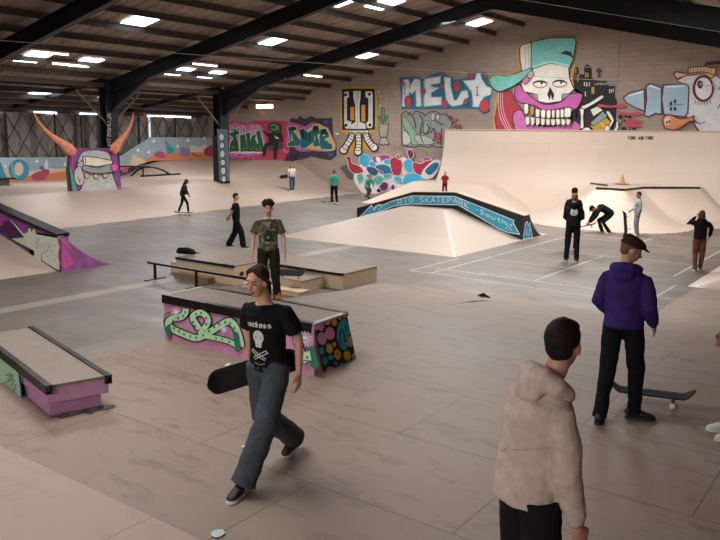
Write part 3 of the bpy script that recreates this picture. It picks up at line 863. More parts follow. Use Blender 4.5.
a.stroke(SN, [(203, 336), (198, 327), (193, 319), (194, 315), (200, 312.5), (206, 316), (208, 322), (203, 330)], 5.6, sm=5)
a.stroke(SN, [(203, 336), (216, 338), (230, 342), (240, 348)], 4.6, sm=4)
for x, y in ((185, 312), (183, 316), (178, 318), (173, 321), (170, 325), (174, 328), (179, 331), (184, 334), (190, 336), (196, 337.5), (203, 335), (209, 331), (214, 327), (219, 324), (225, 322), (230, 323), (234, 328), (193, 322), (195, 326), (198, 330), (196, 314), (201, 313), (206, 318), (206, 324), (216, 338), (222, 339), (229, 342), (237, 338)):
    a.ell(DG, x, y, 1.0, 1.2, n=10, up=False)
a.up()
a.poly(DG, [(164, 329), (169, 324), (171.5, 331), (169.5, 340), (167.5, 336)]); a.poly(DG, [(232, 330), (238, 333), (241, 349), (236, 352), (234, 342)])
a.stroke('17191b', [(163.5, 322), (165, 314), (172, 311.5), (180, 313)], .8)
for cx, cy, s in ((176, 312, 5), (224, 329, 4)):
    for k in range(6):
        th = k*PI/6; a.stroke('e9e6ea', [(cx-s*math.cos(th), cy-s*math.sin(th)), (cx+s*math.cos(th), cy+s*math.sin(th))], .5, up=False)
a.up()
# right-hand snake near the corner
a.stroke('17191b', [(296, 331), (297, 340), (301, 352), (307, 362)], 9, sm=4)
a.stroke(SN, [(296, 331), (297, 340), (301, 352), (307, 362)], 7, sm=4)
for x, y in ((295.5, 333), (298, 338), (306, 349), (301, 356), (307, 357), (297, 345)): a.ell(DG, x, y, 1.2, 1.3, n=10, up=False)
a.poly(DG, [(310, 348), (314, 345), (319, 366), (315, 370), (310, 366)])
a.poly(SN, [(299, 353), (310, 350), (312, 361), (300, 360)], line='17191b', w=.6)
for x, y in ((302, 356), (307, 357)): a.ell(DG, x, y, 1.1, 1.3, n=10, up=False)
for k in range(8):
    th = k*PI/8; a.stroke('efe9f2', [(305-8*math.cos(th), 339-8*math.sin(th)), (305+8*math.cos(th), 339+8*math.sin(th))], .55, up=False)
a.ell('d5c6ea', 305, 341, 2.6)
a.build('snake_painting', g)
en = (T[2]-T[1]).cross(B[1]-T[1]).normalized()
if en.x < 0: en = -en
a = Art(lambda x, y, off: toX(ONP(x, y, B[1]+en*off, en)), start=.012)
KK = '15161c'
a.poly(KK, [(314.5, 326.5), (347, 315), (356.5, 361), (323.5, 372.3)])
PK, YE, CY = 'd795bd', 'd2a832', '2f9fc6'
for c, x, y, rx, ry in ((PK, 314.5+1.8, 327.5, 2.2, 3.2), (PK, 321, 326.5, 3.2, 4.2), (PK, 327.5, 322.5, 2.8, 2.6), (PK, 322, 338.5, 4.6, 6.6), (PK, 330, 333.5, 4.8, 6.4),
        (YE, 334.3, 322.5, 2.8, 3.6), (YE, 340, 318.3, 1.4, 1.5), (YE, 344.5, 316.4, 2.2, 1.0), (YE, 329.5, 348.5, 3.3, 5), (YE, 334.5, 344.3, 1.7, 2.4), (YE, 337.6, 354.6, 3.2, 5.2), (YE, 347.2, 355.6, 3.6, 5.0), (YE, 350, 341.5, 2.9, 5.4), (YE, 354, 357, 2.0, 4.2),
        (CY, 321.5, 351, 2.6, 4.2), (CY, 325, 361, 2.6, 4), (CY, 330.6, 357.5, 3.2, 2.2), (CY, 336, 363.6, 1.8, 1.5), (CY, 341.6, 364.4, 1.8, 1.2)):
    a.ell(c, x, y, rx, ry, rot=-.12, up=False)
a.up()
a.poly(PK, [(325, 371.3), (328, 367), (331, 369.5), (334, 366.5), (333.5, 368.6)])
a.poly(CY, [(337, 330), (340, 322), (345, 318.5), (348, 323), (350.4, 333), (348, 337), (348.5, 343), (345.5, 350), (341, 348), (337.5, 340)], sm=4)
a.stroke(KK, [(341, 345), (340, 336), (341.5, 329), (344, 333), (344.5, 342), (347, 339)], 1.0, sm=4)
a.stroke(KK, [(346.3, 331), (345.4, 325)], .9); a.ell(KK, 337.6, 353.8, .8, 1.4)
a.build('bubble_painting', g)

# left near ledge
ZL = 1.22
L = [A(45.5, 386, ZL), A(109, 375, ZL), A(33, 327.5, ZL)]
dr = (L[2]-L[1]); dn = (L[1]-L[0])
L3 = L[0]+dr*1.15; L2 = L[1]+dr*1.15; L2 = L[1]+dr
L3 = L[0]+dr
g = empty('grind_ledge', (L[0].x, L[0].y, DZ), 0, 'pink and green painted grind ledge with plywood top at the left edge of the deck', 'ledge')
def toL(p): return V(p)-V((L[0].x, L[0].y, DZ))
C4 = [toL(p) for p in (L[0], L[1], L2, L3)]
PINK2 = mat('b585a9', .65, var=.06, scale=3, name='orchid_paint')
def slab(z0, z1, inset, endin, m, nm):
    bm = bmesh.new(); dx = dr.normalized(); dy = dn.normalized()
    q = [C4[0]+dx*endin+dy*inset, C4[1]+dx*endin-dy*inset, C4[2]-dy*inset, C4[3]+dy*inset]
    prism(bm, [V((p.x, p.y, z0)) for p in q], (0, 0, z1-z0)); return link(nm, bm, m, g)
slab(0, .15, .05, .1, PINK2, 'lower_box'); slab(.15, ZL-DZ-.03, .01, .0, PINK2, 'upper_box')
o = slab(ZL-DZ-.03, ZL-DZ, 0, -.005, M_ledge, 'top_sheet')
me = o.data; uvl = me.uv_layers.new(name='uv')
for l in me.loops: uvl.data[l.index].uv = (me.vertices[l.vertex_index].co.x, me.vertices[l.vertex_index].co.y)
for i in (0, 1):
    bm = bmesh.new(); s = 1 if i == 0 else -1; dy = dn.normalized()*s; p = C4[0] if i == 0 else C4[1]; ex = -dr.normalized()*.04
    zt_ = V((0, 0, .012)); p = V((p.x, p.y, ZL-DZ))+ex
    # hollow box section steel
    w, h, t = .045, .085, .008
    for q0, q1, r0, r1 in ((-.012, w, .012, .012-t), (-.012, w, .012-h+t, .012-h), (-.012, -.012+t, .012, .012-h), (w-t, w, .012, .012-h)):
        prism(bm, [p+dy*q0+V((0,0,r0)), p+dy*q1+V((0,0,r0)), p+dy*q1+V((0,0,r1)), p+dy*q0+V((0,0,r1))], dr*1.03)
    link('coping', bm, M_cope, g)
fl = (L[0]-L3).cross(V((0, 0, 1))).normalized()
if fl.y > 0: fl = -fl
a = Art(lambda x, y, off: toL(ONP(x, y, L[0]+fl*off-dn.normalized()*0.0, fl)), start=.004)
qa, qb = PX(L3+V((0, 0, -.07))), PX(V((L3.x, L3.y, DZ+.005)))
a.poly('a9cba4', [qa, (17.3, 372), (20.5, 407), qb])
a.poly('8fb6c4', [(16, 371.5), (18.5, 373), (22.5, 408), (20, 407)])
a.stroke('1b1b20', [(19.4, 373), (21.3, 380), (21.3, 407)], .9)
for q in ([(6, 375), (12, 377)], [(7, 379), (13, 378.5)], [(5.5, 382), (12, 380)], [(11, 386), (14, 379.5)], [(13, 393), (15.5, 384)], [(8, 373), (13, 376)]): a.stroke('1b1b20', q, .7)
a.build('green_painting', g)
# blue tag scribble on the deck beside it
a = Art(lambda x, y, off: A(x, y, DZ+.008+off), start=.001, step=.0005)
a.stroke('2f3050', [(55, 416), (64, 417), (68, 414), (62, 414.5), (60, 417.5), (72, 415), (84, 412), (92, 413.5), (88, 409), (82, 411), (90, 411.5), (100, 409), (104, 405), (98, 407), (104, 409), (114, 406.5), (113, 405), (106, 405.5)], .9, sm=4)
tag(a.build('graffiti_tag'), 'dark blue scribbled tag on the deck at the foot of the pink ledge', 'graffiti')

# ================================================================== PADS, BOXES, RAIL
def padbox(x0, x1, y0, y1, z1, label, cope=True, hole=False, z0=0.002, m=None, topm=None):
    g = empty('plywood_box', (x0, y0, 0), 0, label, 'grind box')
    bm = bmesh.new(); uvl = bm.loops.layers.uv.new('uv')
    box(bm, 0, x1-x0, 0, y1-y0, z0, z1)
    for f in bm.faces:
        n = f.normal if f.normal.length else V((0, 0, 1)); f.normal_update(); n = f.normal
        for l in f.loops:
            c = l.vert.co; l[uvl].uv = (c.x, c.y) if abs(n.z) > .5 else ((c.x, c.z) if abs(n.y) > .5 else (c.y, c.z))
    link('box_body', bm, m or M_raw, g)
    bm = bmesh.new(); uvl = bm.loops.layers.uv.new('uv'); box(bm, -.01, x1-x0+.01, -.005, y1-y0+.005, z1, z1+.012)
    for f in bm.faces:
        for l in f.loops: l[uvl].uv = (l.vert.co.x, l.vert.co.y)
    link('top_sheet', bm, topm or M_ledge, g)
    if cope:
        bm = bmesh.new(); box(bm, 0, x1-x0, -.03, .04, z1-.035, z1+.022); link('coping', bm, M_cope, g)
    if hole:
        bm = bmesh.new(); loft(bm, [(x1-x0+.001, .25, z1*.55), (x1-x0+.006, .25, z1*.55)], [(.07, .05)]*2, side=(0, 1, 0)); link('hand_hole', bm, mat('2a1f18', .9), g)
    return g
padbox(-14.5, -12.5, 12.25, 13.45, .45, 'raw plywood box with dark coping behind the low rail, a black bag on it', hole=True)
padbox(-15.2, -10.25, 13.46, 14.8, .36, 'long low plywood manual pad behind the boy in camouflage shirt')
padbox(-14.3, -13.1, 12.0, 12.2, .12, 'thin dark plank lying on the floor under the plywood box, lower of two', cope=False, m=mat('8a6e54', .7))
padbox(-14.35, -12.9, 12.0, 12.16, .1, 'thin brown plank stacked on another under the plywood box', cope=False, z0=.115) if False else None
padbox(-12.3, -10.75, 12.6, 13.4, .26, 'stacked plywood sheet with dark top beside the boy in camouflage shirt', cope=False)
padbox(-12.2, -10.5, 12.2, 12.57, .1, 'lowest pale plywood board on the floor in front of the stacked sheet', cope=False, topm=M_raw)
padbox(-15.0, -14.56, 12.5, 13.4, .25, 'small pale plywood wedge at the left end of the box', cope=False, topm=M_raw)
g = empty('grind_rail', (-13.2, 11.6, 0), 0, 'low flat black grind rail on two legs in front of the plywood box', 'grind rail')
bm = bmesh.new(); box(bm, -1.55, 2.4, -.035, .035, .36, .41, bev=.006); link('flat_bar', bm, M_cope, g)
for x in (-1.3, .15, 2.1):
    bm = bmesh.new(); box(bm, x-.025, x+.025, -.025, .025, 0, .36); link('leg', bm, M_cope, g)
    bm = bmesh.new(); box(bm, x-.03, x+.03, -.3, .3, 0, .02); link('foot_bar', bm, M_cope, g)
pb = A(186, 255, .465)
g = empty('black_bag', (pb.x, pb.y, .474), .2, 'black crumpled bag lying on the corner of the plywood box', 'bag')
bm = bmesh.new(); loft(bm, [(-.24,0,.05), (-.2,0,.07), (0,0,.1), (.17,.02,.08), (.24,0,.05)], [(.07,.035), (.12,.065), (.13,.09), (.12,.07), (.06,.035)], side=(0,1,0), seg=16); link('bag_body', bm, cloth('1d2023'), g, True)
bm = bmesh.new(); tube(bm, [(-.18,-.08,.14), (-.08,-.16,.18), (.08,-.16,.18), (.18,-.08,.14)], .018, 6); link('strap', bm, cloth('15171a'), g, True)

# ================================================================== HORNED BOARD
MX = -30.55
g = empty('horned_board', (0, 0, 0), 0, 'upright painted board of a grey capped monster with long orange horns on the left bank', 'painted board')
def mb(px, py): return ON(px, py, 0, MX)
bm = bmesh.new(); c = [mb(72.5, 196), mb(122.5, 191.5), mb(116, 148), mb(68.3, 148.5)]
c[0].z -= .15; c[1].z -= .1
prism(bm, c, (-.12, 0, 0)); link('board', bm, mat('7c3f82', .65, var=.12, scale=3), g)
bm = bmesh.new()
q = [mb(68.6, 150), mb(68.6, 150)+V((-.3, 0, -.9)), V((MX-.35, c[0].y, .6)), V((MX-.125, c[0].y, .55))]
prism(bm, q, (0, .06, 0)); link('side_brace', bm, mat('4f8f74', .7), g)
a = Art(wall_map(0, MX, 1))
a.poly('4fa082', [(69.2, 166), (72, 170), (78, 195.3), (73.5, 195.6)])
GY = 'b9bcb8'
a.poly(GY, [(79, 158), (83, 152), (92, 150), (104, 151), (110, 155), (112, 168), (113, 176), (117, 191), (97, 193.3), (79, 194.2), (82, 186), (80, 176), (77, 166)], sm=4, line='2a2a2e', w=.8)
for i in range(90):
    x = random.uniform(81, 113); y = random.uniform(176, 191) if i % 2 else random.uniform(150.5, 157)
    if i % 2 == 0: x = random.uniform(85, 108)
    a.stroke('5d6160', [(x, y), (x+.6, y+1.1)], .3, up=False)
a.up()
a.poly(GY, [(74.5, 171), (80, 166), (84, 176), (83.5, 183), (79, 185.5), (75, 181)], sm=4, line='2a2a2e', w=.7)
a.poly('c24a55', [(77, 175), (80, 180), (82, 177.5), (79.5, 184)], up=True)
a.poly('8f9492', [(84, 165), (98, 168), (112, 163), (112, 173), (99, 173.5), (84, 171)], sm=3, line='2a2a2e', w=.7)
a.poly('ddd3bd', [(83, 156), (96, 157.3), (113, 160.8), (112, 164), (98, 166.6), (83.5, 165)], line='2a2a2e', w=.8)
a.stroke('2a2a2e', [(85.3, 156.5), (85.8, 165.2)], .6); a.stroke('2a2a2e', [(75, 170), (78, 163), (83, 160)], .8)
for x, y in ((87.2, 175.5), (96.3, 176.2), (105.6, 175.2)):
    a.ell('dfb18c', x, y, 2.6, 2.7, line='2a2a2e', w=.6); a.ell('2a2a2e', x+.6, y-.5, .5)
a.stroke('2a2a2e', [(84.5, 171), (91, 174.5), (96, 173.4), (102, 174.6), (110, 172.5), (114, 173)], .9)
a.ell('e0569f', 114.7, 167.4, 3.2, 3.7, line='9c2f70', w=.5)
for x, y in ((119, 187), (121, 189), (117.5, 189), (119.5, 190.3), (121.2, 186.8)): a.ell('e8dfe4', x, y, .6, .5, n=6, up=False)
a.stroke('c24a8a', [(71, 154), (73, 160), (71.5, 166), (74, 171)], 1.2)
a.build('monster_painting', g)
HO = mat('d98a6a', .6, var=.08)
for pts, rad in (([(73, 153), (67.5, 149), (60, 143), (50, 136), (42, 128.5), (36, 121.5), (31, 111.5)], [.2, .26, .17, .12, .09, .06, .02]),
                 ([(111, 152.5), (113.5, 148), (117.5, 142), (123, 135), (128, 127), (130.5, 120), (131.8, 113)], [.2, .26, .17, .11, .08, .055, .02])):
    bm = bmesh.new(); P_ = [mb(*p)+V((.12, 0, 0)) for p in pts]
    loft(bm, P_, [(.05+.3*r, r) for r in rad], side=(1, 0, 0), seg=12)
    h = link('horn', bm, HO, g, True)
    a = Art(lambda x, y, off: ON(x, y, 0, MX+.12+.14), start=0)
    for i in range(0, 5):
        u = smooth_pts(pts, 4, False)[2+i*3]; v = smooth_pts(pts, 4, False)[3+i*3]
        dd = V((v[0]-u[0], v[1]-u[1])).normalized(); w = (2.6, 2.3, 1.6, 1.1, .8)[i]
        a.stroke('6b2f3a', [(u[0]-dd.y*w, u[1]+dd.x*w), (u[0]+dd.y*w*.1, u[1]-dd.x*w*.1)], .6)
    a.build('stripes', h)
# ================================================================== LITTER
for (px, py), s, lb, sh in (((217, 535), .055, 'torn scrap of white paper on the deck at the bottom edge', 7), ((244, 447.5), .03, 'tiny white sticker lying on the deck beside the walking woman', 5), ((573, 470), .025, 'tiny white crumb of paper on the deck right of the beige hoodie', 5)):
    p = A(px, py, DZ); bm = bmesh.new()
    pts = [V((math.cos(t)*s*random.uniform(.6, 1.1), math.sin(t)*s*random.uniform(.6, 1.1)*1.2, 0)) for t in [2*PI*k/sh for k in range(sh)]]
    prism(bm, pts, (0, 0, .004))
    o = link('paper_scrap', bm, mat('bcd0d0' if s > .05 else 'c9c9c4', .8)); o.location = (p.x, p.y, DZ+.008); tag(o, lb, 'litter')
# ================================================================== LIGHT
def area(loc, size, power, col=(1, .97, .94), aim=(0, 0, -1), sy=None):  # soft light added to brighten the hall, not a real fixture
    l = bpy.data.lights.new('added_area', 'AREA'); l.energy = power; l.color = col[:3]; l.size = size
    if sy: l.shape = 'RECTANGLE'; l.size_y = sy
    o = bpy.data.objects.new('added_area_light', l); COL.objects.link(o); o.location = loc
    o.rotation_euler = V(aim).to_track_quat('-Z', 'Y').to_euler(); return o
def spot(loc, tgt, power, ang, blend=.7, col=(1, .97, .93), rad=.15):
    l = bpy.data.lights.new('floodlight', 'SPOT'); l.energy = power; l.spot_size = R(ang); l.spot_blend = blend; l.color = col[:3]; l.shadow_soft_size = rad
    o = bpy.data.objects.new('flood_lamp', l); COL.objects.link(o); o.location = loc
    o.rotation_euler = (V(tgt)-V(loc)).to_track_quat('-Z', 'Y').to_euler(); return o
# ================================================================== MURALS
def K(x0, y0, s):
    return lambda *pts: [(x0+x/s, y0+y/s) for x, y in pts]
def WA(): return Art(wall_map(1, YG, -1), start=.026)
LN = '241f22'
# ---- skull with cap
T = K(480, 30, 4.909); a = WA()
sil = T((185,92),(205,68),(250,56),(340,33),(465,33),(480,50),(466,110),(462,180),(447,238),(464,290),(500,312),(495,350),(470,385),(478,450),(484,495),(70,495),(70,440),(82,400),(75,360),(100,305),(60,285),(42,245),(58,222),(90,216),(130,222),(195,200),(188,150))
a.stroke('c89a3c', sil, 2.2, True)
a.poly('b03a4b', T((100,300),(150,296),(175,350),(215,400),(160,470),(190,495),(85,495),(72,440)), line=LN, w=.7)
for k in range(3): a.stroke('e8d8dc', T((92+k*10,305),(90+k*10,360),(100+k*12,430),(130+k*12,488)), .5, sm=3, up=False)
a.up()
a.poly('2b2225', T((205,400),(240,450),(330,475),(450,470),(500,400),(560,380),(560,495),(190,495)))
a.poly('c76fae', T((160,425),(178,395),(210,400),(235,452),(330,474),(440,458),(470,448),(482,495),(200,495),(168,465)), sm=3, line=LN, w=.8)
a.poly('c45fa8', T((168,310),(190,265),(220,300),(285,352),(330,366),(400,352),(440,316),(498,312),(497,345),(470,388),(430,378),(330,396),(265,372),(222,362),(185,350)), sm=3, line=LN, w=.8)
a.poly('e9e6dc', T((252,190),(345,162),(435,182),(440,240),(462,290),(440,312),(405,315),(400,350),(330,360),(285,350),(280,316),(215,303),(200,262),(218,235),(247,205)), line=LN, w=.9)
a.poly('9c9a92', T((405,315),(440,312),(432,322),(404,340))); a.poly('9c9a92', T((285,350),(280,316),(262,312),(272,330)))
for cx, cy in ((295, 266), (391, 263)):
    e = T((cx, cy))[0]
    a.ell('3a3236', e[0], e[1], 7.4, 4.0); a.ell('dfb9c9', e[0], e[1]+.9, 6.6, 2.6); a.ell('f1efe8', e[0], e[1]-.1, 6.2, 2.0)
    a.ell('241f22', e[0]+1.4, e[1]-.8, 1.2, 1.1)
    a.stroke(LN, [(e[0]-6.5, e[1]-1.6), (e[0], e[1]-2.6), (e[0]+6.4, e[1]-1.2)], .9)
a.poly('1d191b', T((343,278),(330,318),(342,345),(347,312),(356,345),(364,316)))
a.poly('e6e2d9', T((195,90),(206,74),(250,60),(254,190),(206,202),(197,150)), line=LN, w=.8)
a.stroke('b3b0a8', T((220,75),(224,190)), .6); a.stroke('b3b0a8', T((236,68),(240,188)), .5)
TE = '7cc7bf'
a.poly(TE, T((252,58),(345,38),(462,38),(472,58),(456,150),(440,182),(345,160),(250,190)), line=LN, w=.9)
a.poly('a4ded8', T((254,180),(345,150),(440,170),(438,184),(345,161),(252,190)))
for i in range(110):
    x = random.uniform(260, 455); y = random.uniform(50, 145); p = T((x, y))[0]
    a.ell('5a9c96', p[0], p[1], .32, n=5, up=False)
a.up(); a.poly('26353a', T((392,116),(420,101),(448,108),(458,140),(440,128),(420,120)))
a.poly(TE, T((45,245),(58,226),(92,220),(130,226),(200,205),(256,186),(238,214),(185,262),(135,288),(96,302),(60,282)), sm=3, line=LN, w=.8)
a.poly('cf7fb6', T((215,235),(232,228),(245,245),(222,266),(205,258)), line=LN, w=.5)
a.poly('b5b3aa', T((232,215),(256,196),(264,215),(250,240),(234,230)), line=LN, w=.5)
up = [(216,362,238,412),(245,372,266,418),(272,388,294,428),(298,392,322,432),(326,392,348,434),(352,392,368,432),(372,390,392,432),(394,388,412,430),(414,382,446,428)]
for i, (x0, y0, x1, y1) in enumerate(up):
    q = T((x0,y0+8),(x0+5,y0),(x1-4,y0),(x1,y0+8),(x1-2,y1-6),(x1-6,y1),(x0+6,y1),(x0+1,y1-6)); a.poly('c98a4a' if i == 1 else 'ece7da', q, line=LN, w=.55, up=False); a.up()
for i in range(9):
    x0 = 222+i*25; q = T((x0,424+min(i,4)*3),(x0+22,426+min(i,4)*3),(x0+21,462-abs(i-4)*1),(x0+10,470),(x0+2,462)); a.poly('dcd7cb', q, line=LN, w=.55, up=False); a.up()
tag(a.build('mural'), 'mural of a white skull in turquoise cap with huge pink lips on the block wall', 'mural')
# ---- city, skeleton hand with spray can
T = K(565, 60, 6.347); a = WA()
a.poly('1e1d20', T((60,70),(62,50),(75,42),(88,55),(88,92),(122,90),(122,40),(140,28),(168,40),(170,115),(215,132),(262,132),(270,155),(320,158),(318,235),(330,260),(320,400),(300,455),(60,455),(70,420),(20,370),(60,300),(100,240),(60,200),(52,120)))
for x, y, w_, h in ((66,55,6,30),(78,90,6,50),(128,80,8,30),(140,80,8,30),(120,140,7,25),(135,142,7,28),(152,140,6,26),(168,172,18,42),(126,200,6,30),(280,185,6,24),(292,185,6,24),(304,182,6,20)):
    a.rect('b8904a' if w_ > 7 or y < 100 else 'cfc3a5', *T((x, y))[0], *T((x+w_, y+h))[0], up=False)
a.up()
a.stroke('c9c7c2', T((125,45),(168,45)), .5); a.stroke('c9c7c2', T((275,162),(316,162)), .5)
write(a, 'c9c7c2', 'LONDON', lambda u, v: T((186+u*14, 144+v*14))[0], .35, cw=.7)
write(a, 'c9c7c2', 'LE', lambda u, v: T((64+u*16, 92+v*14))[0], .35, cw=.7)
a.poly('3c3b3d', T((195,70),(215,50),(225,60),(238,75),(220,80),(228,110),(205,112),(210,85)))
a.poly('8e9ea6', T((165,395),(240,325),(268,350),(262,365),(185,415),(165,410)), line=LN, w=.6)
a.poly('c49a2f', T((155,415),(185,415),(262,365),(300,400),(290,455),(190,455)), line=LN, w=.6)
a.stroke('e8d98f', T((230,400),(255,430)), .8)
a.poly('e3e0d6', T((160,315),(210,290),(240,320),(200,345),(180,360)), line=LN, w=.6); a.ell('a33', *T((214, 297))[0], 1.0, line=LN, w=.3) if False else a.ell('a03a40', *T((214, 297))[0], 1.0, line=LN, w=.3)
BO = 'e4e2da'
for q in (T((105,292),(150,275),(225,226),(240,226),(243,242),(165,290),(125,312),(108,308)), T((92,312),(108,308),(122,318),(116,360),(120,425),(104,435),(95,430),(100,360)),
          T((118,432),(150,428),(165,452),(100,455)), T((260,330),(280,325),(310,375),(305,400),(285,430),(272,425),(292,392),(284,372)), T((325,385),(342,400),(335,440),(310,455),(300,452),(322,425)), T((262,412),(285,430),(270,455),(245,455))):
    a.poly(BO, q, sm=2, line=LN, w=.7)
RS = 'b84a55'
for q in (T((218,280),(290,290),(372,276),(384,296),(350,304),(220,298)), T((336,322),(400,335),(476,330),(476,350),(380,352),(330,335)), T((392,380),(476,378),(476,395),(430,400),(476,410),(476,422),(390,425))): a.poly(RS, q, sm=3)
for x, y, r in ((352,362,15),(388,358,9),(412,360,10),(375,440,18),(345,408,9),(378,385,8),(412,445,8),(440,440,12),(360,395,6)): a.ell('1f1b1d', *T((x, y))[0], r/6.3, n=12, up=False)
tag(a.build('mural'), 'mural of a skeleton hand holding a yellow spray can before a black night skyline', 'mural')
# ---- blue beaked bird and fish
T = K(600, 40, 5.4); a = WA(); MR = '5e2740'; BLU = 'a3c0d2'
a.poly('d9d8d8', T((415,218),(470,188),(560,178),(625,190),(650,210),(700,260),(700,500),(540,495),(505,450),(465,412),(478,250)), line=MR, w=.7)
for q in (T((125,312),(160,286),(238,265),(242,385),(190,366),(142,338)), T((248,250),(272,233),(332,258),(332,402),(300,396),(262,415),(240,408),(252,320)), T((342,242),(460,236),(480,252),(474,395),(455,415),(345,402),(334,320))):
    a.poly(BLU, q, line=MR, w=1.3)
for q in (T((150,300),(235,275),(235,283),(160,305)), T((258,250),(275,242),(325,262),(325,268),(270,255)), T((350,250),(455,245),(460,252),(352,258))): a.poly('e6eff4', q)
for x, y in ((383,342),(405,332),(383,372),(405,372)): a.ell('4b2436', *T((x, y))[0], 1.3, 2.2)
a.stroke('4b2436', T((355,357),(400,350),(450,347)), .5)
a.ell(MR, *T((557, 262))[0], 10.8, 13.4); a.ell('e3e2e3', *T((559, 262))[0], 8.4, 11); a.ell('5e2740', *T((540, 240))[0], 3.0, 4.2); a.ell('e3e2e3', *T((545, 236))[0], .8)
for k in range(6): a.stroke(MR, T((515+k*16, 325+(6 if 0 < k < 5 else 0)), (512+k*17, 345+(6 if 0 < k < 5 else 0))), .6)
HY = 'd9b97c'
a.poly(HY, T((398,185),(410,172),(470,182),(560,170),(622,190),(600,208),(560,182),(470,190),(415,210)), line=MR, w=1.1)
a.poly(HY, T((475,180),(478,148),(560,142),(628,152),(620,190),(560,172)), line=MR, w=1.1)
for k in range(7): a.stroke(MR, T((490+k*18, 150), (486+k*19, 178)), .5)
a.poly(MR, T((560,140),(575,118),(660,112),(720,120),(720,140),(630,130)))
a.stroke('e9e7e6', T((600,243),(720,243)), .4)
a.stroke(MR, T((655,250),(635,270),(660,262)), .6); a.stroke(MR, T((700,300),(660,330),(635,372)), .9)
a.poly('d08a5c', T((338,432),(352,408),(380,404),(430,425),(488,418),(508,410),(503,428),(515,437),(480,440),(450,466),(402,486),(350,474)), sm=2, line=MR, w=1.2)
a.ell('e6c6a4', *T((365, 438))[0], 3.4, 4.2); a.ell(MR, *T((362, 445))[0], 1.0, 1.6); a.ell(MR, *T((376, 440))[0], 1.0, 1.6)
for k in range(6): a.stroke(MR, T((400+k*12, 470-k*4), (408+k*12, 482-k*6)), .5)
a.stroke(MR, T((500,440),(545,450),(572,440)), .7); a.stroke(MR, T((498,442),(535,495)), 1.6)
tag(a.build('mural'), 'mural of a white bird with three-piece pale blue beak and an orange fish below it', 'mural')
# ---- totem with tentacle legs
T = K(335, 85, 6.75); a = WA()
a.poly('c79a3a', T((42,30),(60,14),(250,12),(276,30),(282,290),(262,318),(225,340),(292,410),(290,440),(240,450),(195,430),(180,470),(130,475),(110,450),(60,480),(30,450),(40,400),(90,350),(60,320),(36,290)), sm=3)
a.poly('1a181a', T((48,50),(62,28),(250,26),(268,48),(270,275),(250,302),(70,302),(50,280)), sm=3)
WH = 'dcdcda'
for q in (T((62,48),(90,42),(94,80),(80,92),(80,240),(112,248),(100,296),(70,292),(62,270)), T((122,40),(174,40),(172,90),(165,130),(166,248),(206,262),(208,296),(104,296),(106,268),(138,250),(136,130),(124,90)), T((206,44),(246,44),(254,60),(254,280),(244,292),(216,290),(212,256),(226,240),(226,92),(206,80))): a.poly(WH, q)
for q in (T((103,148),(128,148),(130,238),(104,238)), T((178,134),(203,134),(205,246),(178,246))): a.poly('c9962b', q)
for x, y in ((72,66),(232,62),(74,272),(236,270)): a.ell('1a181a', *T((x, y))[0], 1.5, 1.6)
a.stroke('8a8a88', T((150,44),(150,286)), .5); a.stroke('8a8a88', T((71,100),(71,250)), .4); a.stroke('8a8a88', T((240,90),(240,250)), .4)
a.poly(WH, T((88,306),(226,306),(220,324),(200,316),(180,326),(160,316),(140,326),(115,316),(96,324)), line='1a181a', w=.5)
for q in (T((118,330),(100,372),(58,438)), T((156,330),(160,390),(155,448)), T((206,330),(225,378),(262,420))):
    qs = smooth_pts(q, 6, False); n_ = len(qs)
    a.stroke('1a181a', qs, 7.4); a.ell('1a181a', *qs[-1], 4.6); a.stroke(WH, qs, 4.6); a.ell(WH, *qs[-1], 3.3)
    for i in range(1, n_-1, 2):
        d = V((qs[i+1][0]-qs[i][0], qs[i+1][1]-qs[i][1])).normalized(); x, y = qs[i]
        a.stroke('6b5a48', [(x-d.y*2.6, y+d.x*2.6), (x+d.y*2.6, y-d.x*2.6)], .8, up=False)
    a.up()
for x, y, r, c in ((285,80,7,'c9962b'),(282,105,9,'c9962b'),(308,105,6,'c9962b'),(280,130,8,'c9962b'),(292,45,5,'d8d8d6'),(307,75,4,'d8d8d6'),(303,140,4,'d8d8d6'),(20,330,6,'d8d8d6'),(45,325,5,'c9962b'),(38,345,5,'c9962b'),(5,325,4,'d8d8d6'),(30,372,4,'c9962b')):
    a.rect(c, *T((x-r, y-r*1.2))[0], *T((x+r, y+r*1.2))[0], up=False)
tag(a.build('mural'), 'mural of a black and white boxy creature with yellow eyes and striped tentacle legs', 'mural')
a = WA()
for q in (T((312,170),(322,152),(334,165),(334,245),(314,245)), T((292,215),(298,210),(318,235),(314,248),(298,240)), T((354,210),(348,208),(332,232),(334,248),(350,238))): a.poly('5f8a68', q, sm=2, line='2a2a28', w=.5)
a.poly('a09c94', T((296,262),(360,262),(355,330),(345,352),(310,352),(300,330)), line='2a2a28', w=.6)
a.poly('a8a49c', T((308,355),(345,355),(366,400),(355,398),(350,408),(338,396),(328,410),(318,398),(306,404),(298,398)), line='2a2a28', w=.6)
tag(a.build('mural'), 'small painted grey pot with a green cactus on the block wall', 'mural')
